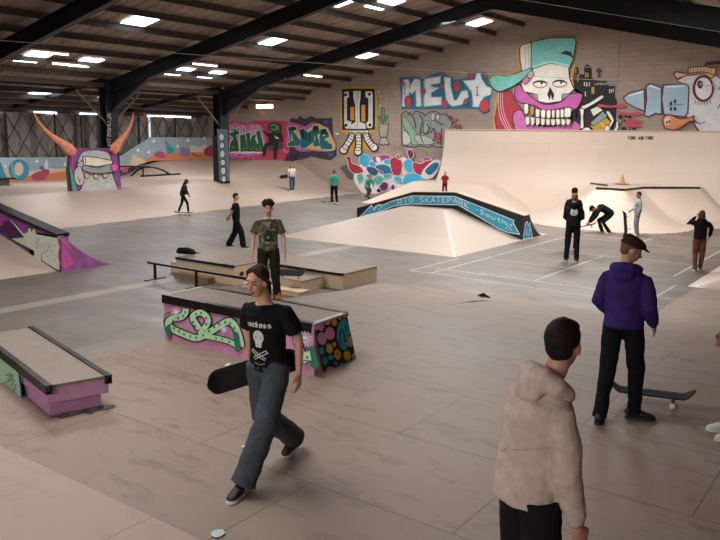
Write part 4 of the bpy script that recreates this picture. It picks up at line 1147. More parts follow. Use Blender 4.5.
# ---- MELD lettering
T = K(395, 70, 6.0); a = WA()
BLO = '2f6d8c'
Ls = [T((50,62),(76,58),(95,90),(120,55),(148,60),(156,215),(130,217),(125,120),(100,142),(84,120),(80,216),(46,216)),
      T((180,55),(272,40),(268,76),(215,86),(213,100),(258,108),(215,135),(215,165),(277,165),(277,207),(176,216)),
      T((298,45),(330,48),(332,100),(352,185),(372,182),(385,158),(400,130),(432,124),(438,160),(420,175),(400,205),(345,216),(310,190),(300,100)),
      T((412,66),(480,62),(492,22),(508,20),(522,60),(545,98),(577,112),(572,146),(535,158),(515,185),(500,220),(468,218),(462,140),(440,100))]
a.poly(BLO, T((28,45),(130,38),(165,55),(280,5),(300,30),(345,40),(360,60),(430,50),(470,12),(530,12),(556,20),(560,80),(585,110),(582,155),(568,180),(570,250),(530,262),(505,235),(440,232),(40,236)))
a.poly('8d8f90', T((168,68),(176,64),(172,214),(164,214)))
for q in Ls: a.stroke('8fb6c6', q, 1.6, True)
for q in Ls: a.poly('dde3e2', q)
a.poly(BLO, T((484,100),(502,100),(502,104),(496,106),(496,146),(503,150),(503,154),(484,154),(484,150),(490,146),(490,106),(484,104)))
for q in (T((92,60),(86,110)), T((225,112),(262,96)), T((120,120),(116,210)), T((455,120),(470,210)), T((60,75),(58,150)), T((345,110),(375,160))): a.stroke('5c7d8c', q, .8)
for x, y, rx, ry in ((77,190,19,35),(168,127,12,20),(280,97,10,14),(372,95,18,32),(298,202,15,25),(537,215,27,38),(453,32,14,18),(425,190,10,14),(288,22,10,11),(545,35,9,10),(42,80,8,15)):
    a.ell('2f6d8c', *T((x, y))[0], rx/6+.7, ry/6+.7, n=14); a.ell('c2404b', *T((x, y))[0], rx/6, ry/6, n=14)
tag(a.build('graffiti'), 'big white MELD lettering outlined in blue with red dots on the block wall', 'graffiti')
a = WA()
a.poly('8b9090', T((38,268),(62,248),(110,268),(125,246),(165,258),(180,275),(215,250),(250,250),(275,268),(305,262),(325,290),(345,320),(330,352),(330,462),(240,462),(225,452),(205,464),(150,455),(120,462),(40,455)), line='4a1f2c', w=.9)
for q, c in ((T((48,275),(75,300),(130,380),(150,440),(100,445),(80,380),(50,340)), '86a983'), (T((50,360),(90,400),(90,440),(48,445)), 'b9bcbb'), (T((170,330),(185,300),(215,320),(205,360),(175,380)), '86a983'), (T((215,270),(235,258),(240,290),(222,305)), 'b9bcbb'), (T((250,268),(268,275),(262,300),(246,292)), 'b9bcbb'), (T((120,390),(200,400),(240,440),(140,445)), 'a5aaa9'), (T((246,380),(268,378),(272,430),(255,440),(248,415)), 'b8374a')):
    a.poly(c, q, sm=2, line='3a3134', w=.5)
for q in (T((70,262),(110,285),(125,350)), T((140,262),(165,300),(150,380),(170,440)), T((160,370),(190,385),(205,350),(190,320)), T((212,380),(230,350),(240,395),(225,430)), T((280,350),(275,450)), T((230,300),(290,330))): a.stroke('2e2b2d', q, .8, sm=3)
for x, y in ((340,290),(350,312),(368,300),(365,330),(388,335),(395,350),(330,280),(375,350),(355,340)): a.ell('7e2f3f', *T((x, y))[0], 1.5, 1.2, n=8, up=False)
tag(a.build('graffiti'), 'grey and green tangled graffiti piece just below the white lettering', 'graffiti')
# ---- colour splash at floor level
T = K(340, 135, 6.857); a = WA()
WH, CY, CR_, DB, TL_, PR, MG = 'd9dadb', '3aa9c9', 'ab2a43', '276a8c', '46a993', '6b2350', 'a8447c'
a.poly('57565a', T((0,225),(40,205),(80,240),(90,300),(60,300),(30,260)), sm=2)
for c, q in ((WH, T((95,300),(120,215),(240,165),(360,190),(440,150),(500,230),(500,330),(420,350),(330,400),(260,440),(190,425),(130,370))),
    (CR_, T((40,150),(75,150),(80,190),(140,215),(160,255),(100,265),(60,230),(55,185))), (CY, T((128,170),(150,130),(200,145),(205,190),(180,222),(140,200))), (CY, T((200,190),(230,180),(255,215),(220,225))), (MG, T((218,150),(260,140),(330,135),(345,165),(300,175),(240,190))), (WH, T((245,155),(270,152),(280,180),(258,188))),
    (CY, T((300,175),(335,165),(345,195),(310,200))), (DB, T((240,215),(300,200),(350,225),(360,265),(330,275),(280,265))), ('33506f', T((180,220),(230,220),(265,245),(245,280),(200,265))), (TL_, T((235,295),(270,280),(300,300),(275,345),(225,315))), (TL_, T((118,275),(150,262),(160,300),(135,330),(120,305))), (TL_, T((300,275),(345,265),(345,290),(310,300))),
    (CR_, T((345,165),(395,150),(425,185),(425,240),(405,280),(365,270),(345,210))), (CR_, T((385,150),(400,130),(410,170))), (CY, T((440,180),(490,165),(500,250),(460,250),(440,215))), (WH, T((425,220),(445,240),(460,262),(430,270))), (CR_, T((500,190),(560,195),(590,165),(640,180),(620,230),(590,270),(540,280),(505,240))), (MG, T((560,170),(600,150),(630,165),(580,180))),
    (WH, T((570,240),(640,175),(680,170),(690,195),(640,290),(560,300))), (DB, T((582,240),(640,190),(675,190),(672,225),(630,270),(600,272))), (CY, T((430,300),(470,265),(520,265),(570,300),(480,345),(440,345))), (CY, T((365,300),(390,280),(425,300),(410,325))), (PR, T((270,350),(300,320),(330,335),(320,380),(270,380))), (PR, T((350,350),(370,340),(378,385),(355,388))), (PR, T((460,110),(490,100),(505,140),(480,165),(465,135))), (MG, T((180,270),(215,275),(215,295),(185,290))), ('1f1c2a', T((250,375),(275,365),(280,395),(255,392)))):
    a.poly(c, q, sm=3, line=(WH if c not in (WH, '57565a') else None), w=.5)
for q in (T((250,235),(290,250),(300,275)), T((425,195),(440,250)), T((350,90),(420,85),(445,150)), T((500,120),(540,95),(600,130),(570,160))): a.stroke('d0c6cc' if q[0][1] > 160 else '6f4a5c', q, .5, sm=3)
tag(a.build('graffiti'), 'red, blue and white splashed graffiti low on the block wall behind the funbox', 'graffiti')
# ---- pink panel with green letters and seated figure; teal letters
T = K(225, 115, 10.8); a = WA()
a.poly('b8405a', T((25,75),(110,72),(240,90),(330,62),(648,66),(780,75),(860,120),(860,480),(648,482),(40,482)))
a.poly('cf6fb0', T((20,110),(120,80),(200,110),(300,90),(390,110),(420,160),(440,300),(430,420),(40,480)))
for i in range(60):
    x, y = random.uniform(30, 420), random.uniform(415, 475); a.ell(random.choice(('b04a9c', 'd889c4', '94357a')), *T((x, y))[0], .8, .6, n=7, up=False)
a.up()
gl = [T((45,205),(70,160),(100,150),(150,170),(150,205),(110,215),(140,290),(150,390),(50,395),(60,300),(95,250)), T((165,220),(210,210),(230,300),(250,390),(170,392)), T((225,200),(265,190),(270,290),(280,260),(300,220),(335,215),(320,260),(390,390),(255,392)), T((335,170),(375,165),(412,330),(408,395),(330,392),(360,300))]
for q in gl: a.stroke('dcd8d2', q, 2.2, True)
a.poly('dcd8d2', T((45,385),(415,385),(410,412),(180,418),(45,408)))
for q in gl: a.poly('176446', q, line='0f2d22', w=.4)
for q in (T((60,190),(62,140),(85,130),(95,175)), T((125,160),(130,120),(160,140),(165,180)), T((185,190),(190,110),(215,130),(222,190)), T((285,190),(285,120),(310,120),(315,185)), T((340,170),(350,110),(375,120),(362,172))): a.poly('8c8689', q, line='d8cfd4', w=.7)
for i in range(12): a.ell('c99a4c', *T((random.uniform(60, 390), random.uniform(340, 380)))[0], .6, n=6, up=False)
a.up()
a.poly('1c1a20', T((440,190),(500,200),(520,185),(590,190),(612,210),(625,290),(600,290),(590,240),(575,300),(560,370),(550,475),(525,475),(525,330),(460,335),(435,380),(430,440),(405,445),(405,370),(430,310),(470,290),(470,240),(435,215)))
a.poly('1f4a63', T((460,350),(520,345),(520,375),(480,385))); a.poly('1f4a63', T((570,310),(610,300),(615,360),(570,370)))
a.poly('1d5c3c', T((465,140),(490,90),(540,80),(590,110),(598,170),(560,195),(500,175)), sm=3, line='241f22', w=.6)
a.stroke('8fbf9c', T((490,120),(530,105),(560,130),(540,160),(500,150)), .6, sm=3); a.stroke('8fbf9c', T((570,120),(575,165)), .5)
a.poly('c9c6c6', T((528,205),(545,230),(580,245),(575,262),(545,250)))
a.poly('241f22', T((395,160),(430,170),(445,205),(425,200)))
a.build('graffiti')
o = COL.objects[-1]
tag(o, 'pink graffiti panel with green letters and a black figure sitting on the far wall', 'graffiti')
T = K(280, 110, 9.82); a = WA()
a.poly('3d3440', T((95,92),(130,76),(160,92),(200,58),(240,86),(310,58),(350,82),(512,80),(522,250),(556,330),(556,445),(500,492),(430,484),(300,452),(200,480),(130,500),(40,500),(95,400)))
a.poly('2e5f86', T((430,100),(470,95),(475,130),(440,140))); a.poly('2e5f86', T((470,420),(520,410),(525,455),(480,460)))
a.poly('b8589a', T((80,110),(110,120),(190,140),(250,160),(320,120),(420,150),(470,200),(540,300),(545,390),(440,412),(330,402),(190,408),(130,360),(60,330)), sm=2)
a.poly('d3b45c', T((130,165),(165,160),(190,240),(330,150),(380,135),(420,160),(470,175),(510,270),(540,330),(535,385),(480,400),(300,385),(240,370),(110,300)), sm=2)
TQ = '13686f'
dl = [T((75,170),(150,160),(165,200),(125,200),(180,270),(200,300),(195,355),(75,355),(78,320),(100,315)), T((185,195),(235,180),(275,220),(330,180),(345,300),(285,350),(260,372),(200,378),(200,260)), T((320,155),(375,150),(395,230),(370,240),(370,260),(395,350),(330,362),(315,230)), T((395,190),(450,180),(480,240),(480,270),(445,275),(440,300),(470,300),(470,320),(515,340),(512,385),(400,382),(385,280))]
for q in dl: a.stroke('cdd9d4', q, .9, True)
for q in dl: a.poly(TQ, q)
for q in (T((85,172),(148,162),(160,196),(100,205)), T((195,200),(235,188),(240,290),(215,270)), T((325,160),(370,155),(378,195),(330,225)), T((400,198),(445,188),(468,235),(410,245)), T((250,215),(262,230),(258,300),(246,280)), T((285,230),(295,225),(298,320),(286,300))): a.poly('17231f', q)
for q in (T((112,225),(125,280),(140,300),(110,300)), T((415,250),(440,232),(445,250),(425,260)), T((335,255),(345,250),(345,290),(338,320))): a.poly('d3b45c', q)
for i in range(50): a.ell(random.choice(('5d3b66', '6c4a78', '33303c')), *T((random.uniform(60, 280), random.uniform(420, 490)))[0], .9, .6, n=6, up=False)
a.up(); a.stroke('e4d6e0', T((35,385),(60,415),(85,410)), .5); a.ell('e8e8e4', *T((557, 238))[0], .8)
tag(a.build('graffiti'), 'dark graffiti panel with teal bubble letters, yellow and pink edges, in the far corner', 'graffiti')
# ---- painted backboard along the left wall
BX = XW+.45
bp = [(-30, 157.6), (60, 157.2), (121.5, 155.5), (150, 137.2), (217, 137.6), (217, 158.8), (152, 160.8), (122, 170), (66, 181), (-30, 187)]
g = empty('painted_backboard', (0, 0, 0), 0, 'long backboard on the left wall painted with dunes, pale sky and blue letters', 'painted board')
bm = bmesh.new(); prism(bm, [V((q_.x, min(q_.y, YG-.03), q_.z)) for q_ in [ON(x, y, 0, BX) for x, y in bp]], (-.06, 0, 0)); link('board', bm, mat('9aa3a8', .7), g)
a = Art(lambda x, y, off: (lambda q_: V((q_.x, min(q_.y, YG-.03), q_.z)))(ON(x, y, 0, BX+off)), start=.006)
a.poly('93a5b0', bp)
CRM, ORG = 'd5bda4', 'cf7b58'
a.poly('aebcc4', [(-30, 158), (25, 158), (28, 166), (20, 172), (-30, 172)])
a.poly(CRM, [(-30, 170), (0, 167.5), (18, 168), (34, 171), (48, 168.5), (67, 169), (67, 180), (-30, 184)])
a.poly(ORG, [(-30, 180), (0, 178.5), (30, 176), (52, 172.5), (67, 169.5), (90, 168), (121, 168), (140, 163), (150, 157), (160, 154.5), (188, 151.5), (217, 152.5), (217, 158.8), (152, 160.8), (122, 170), (66, 180.5), (-30, 187)])
a.poly(CRM, [(48, 172), (67, 168), (67, 170.5), (50, 173.5)])
a.poly('cdb79c', [(129, 165), (132, 156), (134.5, 153.8), (138, 158), (141, 157.3), (146, 162), (136, 166)])
a.poly('d2c0ab', [(188, 148), (193, 145), (199, 147.5), (205, 144), (212, 148), (217, 150), (217, 153), (188, 152)])
for x, y in ((5.5, 166), (37, 161), (65, 164.5), (138, 150), (153.5, 141), (177.5, 146), (188, 140.2), (148.5, 152), (213, 141), (204.5, 138)):
    a.poly('e3e8ea', [(x-1.8, y+1.3), (x, y-2.0), (x+2, y+1.3)], up=False)
a.up()
BLT = '2f93ad'
for cx, rx in ((19, 10.2),):
    for r_, c in ((1, '27708a'), (.93, BLT)): a.ell(c, cx, 169.8, rx*r_, 10.6*r_)
    a.ell(CRM, cx-.2, 169, 4.6, 6.8); a.stroke('7fc6d4', [(12, 163), (13, 172), (17, 178.5)], 1.0, sm=3)
a.stroke('27708a', [(-13, 182), (-6, 161), (-1, 161), (6.5, 178), (4, 180), (-1, 178)], 1.2); a.poly(BLT, [(-13, 182), (-6, 161.5), (-1, 161.5), (6.2, 177), (4, 179.6), (0, 178), (-3, 172), (-8, 183)])
for q, c in (([(31, 176), (36, 172.5), (42, 171), (48, 173.5), (46, 178), (40, 181.5), (34, 179)], 'b04a5c'), ([(40, 168), (42, 166), (44, 169), (48.5, 169.5), (49.5, 173), (45, 172.5)], '8d4a78'), ([(44, 165), (46, 159), (48, 162), (48, 168), (45, 169)], 'c7cfd4'),
             ([(155, 153), (160, 151), (165, 154), (164, 158), (157, 156.5)], 'b04a6c'), ([(165, 140), (168, 143), (172, 147), (175, 151), (168, 153.5), (167, 147)], '2f8ea8'), ([(180, 149), (184, 146), (187, 150), (190, 147), (190, 154), (186, 156.5), (182, 154)], '86769c'), ([(205, 149), (209, 146), (214, 145.5), (217, 149), (217, 156), (208, 155.5), (204, 153)], '9c3a5a'), ([(122, 169), (127, 168), (128, 172), (122, 172.5)], 'b0527c')):
    a.poly(c, q, sm=2)
a.ell('cda08c', 206, 141, 2.3); a.stroke('4b3a44', [(192, 152.5), (196, 155.5), (201, 156)], .6, sm=3)
a.build('dune_painting', g)
# ================================================================== SKATEBOARDS
def make_board():
    g = empty('skateboard', (0, 0, 0))
    def sheet(name, z0, th, wid, m, par):
        bm = bmesh.new(); n = 24; rows = []
        for i in range(n+1):
            x = -.4+.8*i/n; e = abs(x)
            w = wid*(1 if e < .3 else math.sqrt(max(.0, 1-((e-.3)/.101)**2)))
            w = max(w, .006); k = max(0, e-.27)
            z = z0+k*k*2.6+.35*max(0, k-.03)
            rows.append([(x, -w, z+.008), (x, -w*.5, z), (x, w*.5, z), (x, w, z+.008)])
        tv = [[bm.verts.new(p) for p in r] for r in rows]; bv = [[bm.verts.new((p[0], p[1], p[2]-th)) for p in r] for r in rows]
        for i in range(n):
            for j in range(3):
                bm.faces.new([tv[i][j], tv[i+1][j], tv[i+1][j+1], tv[i][j+1]]); bm.faces.new([bv[i][j], bv[i][j+1], bv[i+1][j+1], bv[i+1][j]])
            bm.faces.new([tv[i][0], bv[i][0], bv[i+1][0], tv[i+1][0]]); bm.faces.new([tv[i][3], tv[i+1][3], bv[i+1][3], bv[i][3]])
        bm.faces.new(tv[0]+list(reversed(bv[0]))); bm.faces.new(list(reversed(tv[n]))+bv[n])
        return link(name, bm, m, par, True)
    d = sheet('deck', .105, .011, .103, mat('34302f', .5), g)
    sheet('grip_tape', .1062, .001, .102, mat('161617', .95), d)
    for s in (-1, 1):
        bm = bmesh.new(); box(bm, s*.2-.03, s*.2+.03, -.025, .025, .085, .095, bev=.002)
        loft(bm, [(s*.2, 0, .09), (s*.2-s*.008, 0, .045)], [(.02, .02), (.012, .016)], seg=8)
        loft(bm, [(s*.2, -.085, .035), (s*.2, 0, .045), (s*.2, .085, .035)], [.007, .014, .007], side=(1, 0, 0), seg=8)
        t = link('truck', bm, mat('8c8d8f', .35, .8), g, True)
        for q in (-1, 1):
            bm = bmesh.new(); loft(bm, [(s*.2, q*.07, .028), (s*.2, q*.072, .028), (s*.2, q*.1, .028), (s*.2, q*.103, .028)], [.022, .028, .028, .022], side=(1, 0, 0), seg=16)
            link('wheel', bm, mat('d8d2c4', .45), t, True)
    return g
BOARD = make_board(); _first = [True]
def board(label, M, s=1.0):
    g = BOARD if _first[0] else copy_tree(BOARD)
    _first[0] = False
    g.matrix_world = M @ Matrix.Scale(s, 4)
    return tag(g, label, 'skateboard', 'skateboards')
def bmx(loc, yaw=0, pitch=0, roll=0):
    return Matrix.Translation(V(loc)) @ Matrix.Rotation(yaw, 4, 'Z') @ Matrix.Rotation(pitch, 4, 'Y') @ Matrix.Rotation(roll, 4, 'X')
def bm_axes(loc, x, z):      # board with long axis x, deck normal z
    x = V(x).normalized(); z = V(z); z = (z-x*z.dot(x)).normalized(); y = z.cross(x)
    return Matrix.Translation(V(loc)) @ Matrix((x, y, z)).transposed().to_4x4()
# ================================================================== PEOPLE
WR = bpy.data.textures.new('fold_noise', 'CLOUDS'); WR.noise_scale = .11; WR.noise_depth = 2
WR2 = bpy.data.textures.new('hair_noise', 'CLOUDS'); WR2.noise_scale = .03; WR2.noise_depth = 2
def camo():
    t = NT('camouflage_cloth'); tc = t.new('ShaderNodeTexCoord').outputs['Object']
    c = lin('5f6046')
    for sc, col, th, loc in ((9, '8c8263', .5, 0), (11, '3f4a35', .54, 3), (13, '4b3d31', .56, 7), (12, '26241f', .6, 11)):
        n = t.noise(t.mapping(tc, loc=(loc, loc, loc), scale=(1, 1, 1.5)), sc, 2, .5, .6)
        c = t.mixc(t.ramp(n, [(th, W(0)), (th+.015, W(1))]), c, lin(col))
    t.link(c, t.b.inputs['Base Color']); t.b.inputs['Roughness'].default_value = .95
    return t.m
M_camo = camo()
BASE = dict(pel=(0,0,.95), wai=(0,.005,1.10), che=(0,.0,1.30), nek=(0,-.02,1.47), hed=(0,.015,1.635),
    sR=(.175,-.01,1.41), sL=(-.175,-.01,1.41), eR=(.235,-.04,1.14), eL=(-.235,-.04,1.14), wR=(.25,.02,.90), wL=(-.25,.02,.90),
    hR=(.09,0,.93), hL=(-.09,0,.93), kR=(.11,.03,.51), kL=(-.11,.03,.51), aR=(.12,-.03,.09), aL=(-.12,-.03,.09))
def remesh(o, v, wr=0, tex=None, sm=4):
    m = o.modifiers.new('remesh', 'REMESH'); m.mode = 'VOXEL'; m.voxel_size = v; m.use_smooth_shade = True
    if sm:
        m = o.modifiers.new('smooth', 'SMOOTH'); m.iterations = sm; m.factor = .5
    if wr:
        m = o.modifiers.new('folds', 'DISPLACE'); m.texture = tex or WR; m.strength = wr; m.mid_level = .5
    return o
def hand_bm(bm, w, e, side, k, curl=.5, palmn=None, fdir=None):
    """palm, four fingers and a thumb"""
    d = (fdir or (w-e)).normalized(); n = palmn or V((-side, 0, 0))         # palm normal (towards the body)
    n = (n-d*n.dot(d)).normalized(); t = d.cross(n).normalized()
    if t.y < 0: t = -t                                            # thumb side points forward
    loft(bm, [w-d*.01*k, w+d*.03*k, w+d*.07*k, w+d*.09*k], [(.024*k, .018*k), (.034*k, .016*k), (.040*k, .015*k), (.034*k, .012*k)], side=t, seg=10)
    for i, (o_, L) in enumerate(((.030, .072), (.010, .080), (-.011, .074), (-.030, .058))):
        p = w+d*.085*k+t*o_*k; dd = d.copy(); pts = [p-d*.02*k]
        for j in range(3):
            dd = (dd*math.cos(curl*.55)+n*math.sin(curl*.55)); p = p+dd*L*k*(.42, .32, .26)[j]; pts.append(p)
            d2 = dd; 
            n2 = n
        loft(bm, pts, [.0095*k, .009*k, .0085*k, .0065*k], side=t, seg=8)
    b = w+d*.02*k+t*.03*k
    loft(bm, [b-t*.012*k, b+t*.018*k+d*.025*k+n*.008*k, b+t*.028*k+d*.05*k+n*.02*k, b+t*.026*k+d*.07*k+n*.03*k], [.013*k, .012*k, .0105*k, .008*k], side=n, seg=8)
def person(label, loc, head, h=1.75, pose=None, top='tee', tcol='1c1c1f', bcol='1c1c1f', fit='normal', shoe='1c1c1e', sole='d8d6d2', hair='short', hcol='2a1d17', hat=None, hatc='2b211d',
           yaw=0, pitch=0, roll=0, vox=.02, sk='c39078', tmat=None, foot=None, face=False, curl=.5, hood=None, slim=1.0, pn={}, fd={}, wr=1):
    k = h/1.77
    J = {a: V(b)*k for a, b in {**BASE, **(pose or {})}.items()}
    g = empty('person', loc, head, label, 'person')
    latP = (J['hR']-J['hL']).normalized(); latS = (J['sR']-J['sL']).normalized()
    HM = Matrix.Rotation(yaw, 3, 'Z') @ Matrix.Rotation(pitch, 3, 'X') @ Matrix.Rotation(roll, 3, 'Y')
    if pose and 'HB' in pose: HM = pose['HB'].to_3x3() @ HM
    def H(x, y, z): return J['hed']+HM @ (V((x, y, z))*k)
    # ---------------- body
    bm = bmesh.new(); sq = .8 if top == 'tee' else .7
    up = (J['nek']-J['che']).normalized()
    loft(bm, [J['pel']-(J['wai']-J['pel'])*.4, J['pel'], J['wai'], J['che'], J['che'].lerp(J['nek'], .6), J['nek']],
         [(.10*k, .08*k), (.145*k, .10*k), (.125*k, .09*k), (.145*k, .10*k), (.14*k, .08*k), (.06*k, .058*k)], side=[latP, latP, latP, latS, latS, latS], seg=16)
    loft(bm, [J['nek']-up*.03*k, J['nek'], J['hed']+HM @ V((0, -.02, -.06))*k], [.06*k, .054*k, .052*k], side=latS)
    ball(bm, H(0, -.012, .022), (.075*k, .093*k, .098*k), HM, 20)
    ball(bm, H(0, .028, -.025), (.062*k, .062*k, .078*k), HM, 16)
    loft(bm, [H(0, .01, -.03), H(0, .035, -.075), H(0, .055, -.102)], [(.062*k, .05*k), (.05*k, .04*k), (.026*k, .02*k)], side=HM @ V((1, 0, 0)), seg=14)
    loft(bm, [H(0, .082, .02), H(0, .098, -.01), H(0, .108, -.028), H(0, .088, -.038)], [.009*k, .012*k, .0155*k, .011*k], side=HM @ V((1, 0, 0)), seg=10)
    for s in (-1, 1):
        ball(bm, H(s*.077, -.004, -.008), (.011*k, .02*k, .031*k), HM, 10)
        ball(bm, H(s*.032, .066, -.03), (.022*k, .02*k, .022*k), HM, 10)      # cheeks
    ball(bm, H(0, .088, -.064), (.023*k, .012*k, .012*k), HM, 10)             # lips volume
    ball(bm, H(0, .074, .035), (.05*k, .018*k, .014*k), HM, 10)               # brow
    for S, s in (('R', 1), ('L', -1)):
        a_, b_, c_ = J['s'+S], J['e'+S], J['w'+S]
        loft(bm, [a_-latS*s*.05*k, a_, a_.lerp(b_, .5), b_, b_.lerp(c_, .35), c_.lerp(b_, .05), c_+(c_-b_).normalized()*.02*k], [.05*k*sq, .052*k*sq, .045*k*slim*(.9+.1*(sq == .8)), .038*k*slim, .038*k*slim, .026*k, .024*k], side=up.cross(latS), seg=12)
        hand_bm(bm, c_, b_, s, k*1.04, curl, pn.get(S), fd.get(S))
        loft(bm, [J['h'+S], J['k'+S], J['a'+S]], [.08*k, .052*k, .036*k], seg=10)
    o = link('body', bm, skin(sk), g, True); remesh(o, .0085 if face else .014, sm=2)
    # ---------------- face
    if face:
        for s in (-1, 1):
            bm = bmesh.new(); ball(bm, H(s*.031, .078, .0), (.0125*k, .009*k, .0052*k), HM, 12); e = link('eye', bm, mat('a3968e', .35), g, True)
            bm = bmesh.new(); ball(bm, H(s*.031, .0855, .0), (.0066*k, .0035*k, .0055*k), HM, 10); link('iris', bm, mat('2c1c14', .3), e, True)
            bm = bmesh.new(); loft(bm, [H(s*.014, .091, .022), H(s*.032, .089, .028), H(s*.05, .077, .022)], [.0035*k, .004*k, .002*k], seg=8); link('eyebrow', bm, mat('2a1b15', .9), g, True)
            bm = bmesh.new(); loft(bm, [H(s*.017, .086, .006), H(s*.031, .088, .0095), H(s*.046, .078, .005)], [.0018*k, .0022*k, .0016*k], seg=6); link('eyelash', bm, mat('1e1512', .9), g, True)
        bm = bmesh.new()
        loft(bm, [H(-.023, .088, -.061), H(-.01, .1, -.059), H(0, .1015, -.061), H(.01, .1, -.059), H(.023, .088, -.061)], [.002*k, .005*k, .0045*k, .005*k, .002*k], side=HM @ V((0, 0, 1)), seg=8)
        loft(bm, [H(-.02, .088, -.066), H(0, .1, -.07), H(.02, .088, -.066)], [.002*k, .006*k, .002*k], side=HM @ V((0, 0, 1)), seg=8)
        link('lips', bm, mat('9c5a52', .45), g, True)
    # ---------------- trousers
    W_ = {'slim': (.092, .068, .058, .055), 'normal': (.098, .08, .068, .066), 'wide': (.105, .098, .096, .098), 'shorts': (.1, .09, .09, .09)}[fit]
    bm = bmesh.new()
    loft(bm, [J['wai'].lerp(J['pel'], .35), J['pel'], J['pel']-(J['wai']-J['pel'])*.45], [(.14*k, .11*k), (.155*k, .118*k), (.12*k, .1*k)], side=latP, seg=18)
    for S in 'RL':
        a_, b_, c_ = J['h'+S], J['k'+S], J['a'+S]
        c2 = c_+V((0, .0, -.035*k)) if fit != 'wide' else c_+V((0, -.01*k, -.02*k))
        loft(bm, [a_+V((0, 0, .03*k)), a_.lerp(b_, .25), b_, b_.lerp(c2, .5), c2], [W_[0]*k, W_[0]*.95*k, W_[1]*k, W_[2]*k, W_[3]*k], side=latP, seg=16)
    o = link('trousers', bm, cloth(bcol, bump=.5), g, True); remesh(o, .009 if vox < .015 else .017, .022*k)
    # ---------------- top
    tm = tmat or cloth(tcol, bump=.5)
    bm = bmesh.new(); big = 1.12 if top in ('hoodie', 'sweat') else 1.0
    sp = [J['pel'].lerp(J['wai'], -.12 if top != 'hoodie' else -.28), J['pel'].lerp(J['wai'], .5), J['wai'].lerp(J['che'], .4), J['che'], J['che'].lerp(J['nek'], .45), J['che'].lerp(J['nek'], .8), J['nek']+up*(.005 if top != 'tee' else -.016)*k]
    loft(bm, sp, [(.165*k*big*slim, .128*k*big*slim), (.162*k*big*slim, .125*k*big*slim), (.16*k*big*slim, .122*k*big), (.172*k*big*slim, .128*k*big), (.172*k*big, .112*k*big), (.125*k*big, .085*k), (.066*k, .062*k) if top != 'tee' else (.08*k, .066*k)], side=[latP, latP, latP, latS, latS, latS, latS], seg=20)
    for S, s in (('R', 1), ('L', -1)):
        a_, b_, c_ = J['s'+S], J['e'+S], J['w'+S]; inn = a_-latS*s*.075*k-up*.004*k
        if top == 'tee':
            a2 = a_-up*.016*k-latS*s*.006*k
            loft(bm, [inn-up*.006*k, a2, a_.lerp(b_, .4), a_.lerp(b_, .7)], [.058*k, .063*k, .07*k, .079*k], side=up.cross(latS), seg=14)
        else:
            a2 = a_-up*.02*k-latS*s*.008*k
            loft(bm, [inn, a2, a_.lerp(b_, .5), b_, b_.lerp(c_, .5), b_.lerp(c_, .86)], [.062*k, .068*k, .07*k, .066*k, .058*k, .048*k], side=up.cross(latS), seg=14)
    shirt = link('shirt' if top == 'tee' else ('hoodie' if top == 'hoodie' else 'jumper'), bm, tm, g, True); remesh(shirt, .009 if vox < .015 else .017, .026*k*wr)
    if top in ('hoodie', 'sweat'):
        for S in 'RL':
            b_, c_ = J['e'+S], J['w'+S]
            bm = bmesh.new(); loft(bm, [b_.lerp(c_, .8), b_.lerp(c_, .97)], [.044*k, .036*k], seg=12); link('cuff', bm, tm, shirt, True)
    if top == 'hoodie':
        bm = bmesh.new(); N = J['nek']; ft = latS.cross(up)       # points backwards or forwards
        fw = -ft if ft.y < 0 else ft
        pts = []
        for t in range(-4, 5):
            an = t/4*2.45; pts.append(N - fw*math.cos(an)*.095*k + latS*math.sin(an)*.105*k + up*(.02-.028*(1-math.cos(an)))*k - up*.0)
        loft(bm, pts, [(.026*k), .04*k, .05*k, .056*k, .058*k, .056*k, .05*k, .04*k, .026*k], side=up, seg=12)
        ball(bm, N-fw*.10*k-up*.045*k, (.10*k, .048*k, .07*k), Matrix((latS, fw, up)).transposed(), 16)
        o = link('hood', bm, tm, shirt, True); remesh(o, .009 if vox < .015 else .015, .016*k)
    # ---------------- shoes
    for S, s in (('R', 1), ('L', -1)):
        fy, fp = (foot or {}).get(S, (-.12*s, 0))
        M = Matrix.Translation(J['a'+S]) @ Matrix.Rotation(fy, 4, 'Z') @ Matrix.Rotation(fp, 4, 'X')
        bm = bmesh.new()
        loft(bm, [V(p)*k for p in ((0,-.075,-.045), (0,-.06,-.03), (0,-.01,-.02), (0,.05,-.035), (0,.12,-.05), (0,.17,-.058), (0,.19,-.062))],
             [(.02*k,.025*k), (.034*k,.042*k), (.037*k,.052*k), (.04*k,.038*k), (.045*k,.026*k), (.038*k,.018*k), (.015*k,.01*k)], side=(1, 0, 0), seg=16, p=2.4)
        for v in bm.verts: v.co.z = max(v.co.z, -.078*k)
        bm.transform(M); so = link('shoe', bm, mat(shoe, .6), g, True)
        bm = bmesh.new()
        q = smooth_pts([(0,-.085), (-.036,-.06), (-.036,0), (-.047,.1), (-.04,.165), (0,.2), (.04,.165), (.047,.1), (.036,0), (.036,-.06)], 4)
        prism(bm, [V((x*k, y*k, -.088*k)) for x, y in q], (0, 0, .026*k)); bm.transform(M); link('sole', bm, mat(sole, .6), so)
        if face or vox < .015:
            bm = bmesh.new()
            for i in range(4): tube(bm, [V((-.02, .03+i*.02, .002-i*.0085))*k, V((.02, .035+i*.02, .002-i*.0085))*k], .003*k, 6)
            bm.transform(M); link('laces', bm, mat('cfcdc9', .8), so)
    # ---------------- hair
    hm = cloth(hcol, rough=.7, bump=.8, scale=60)
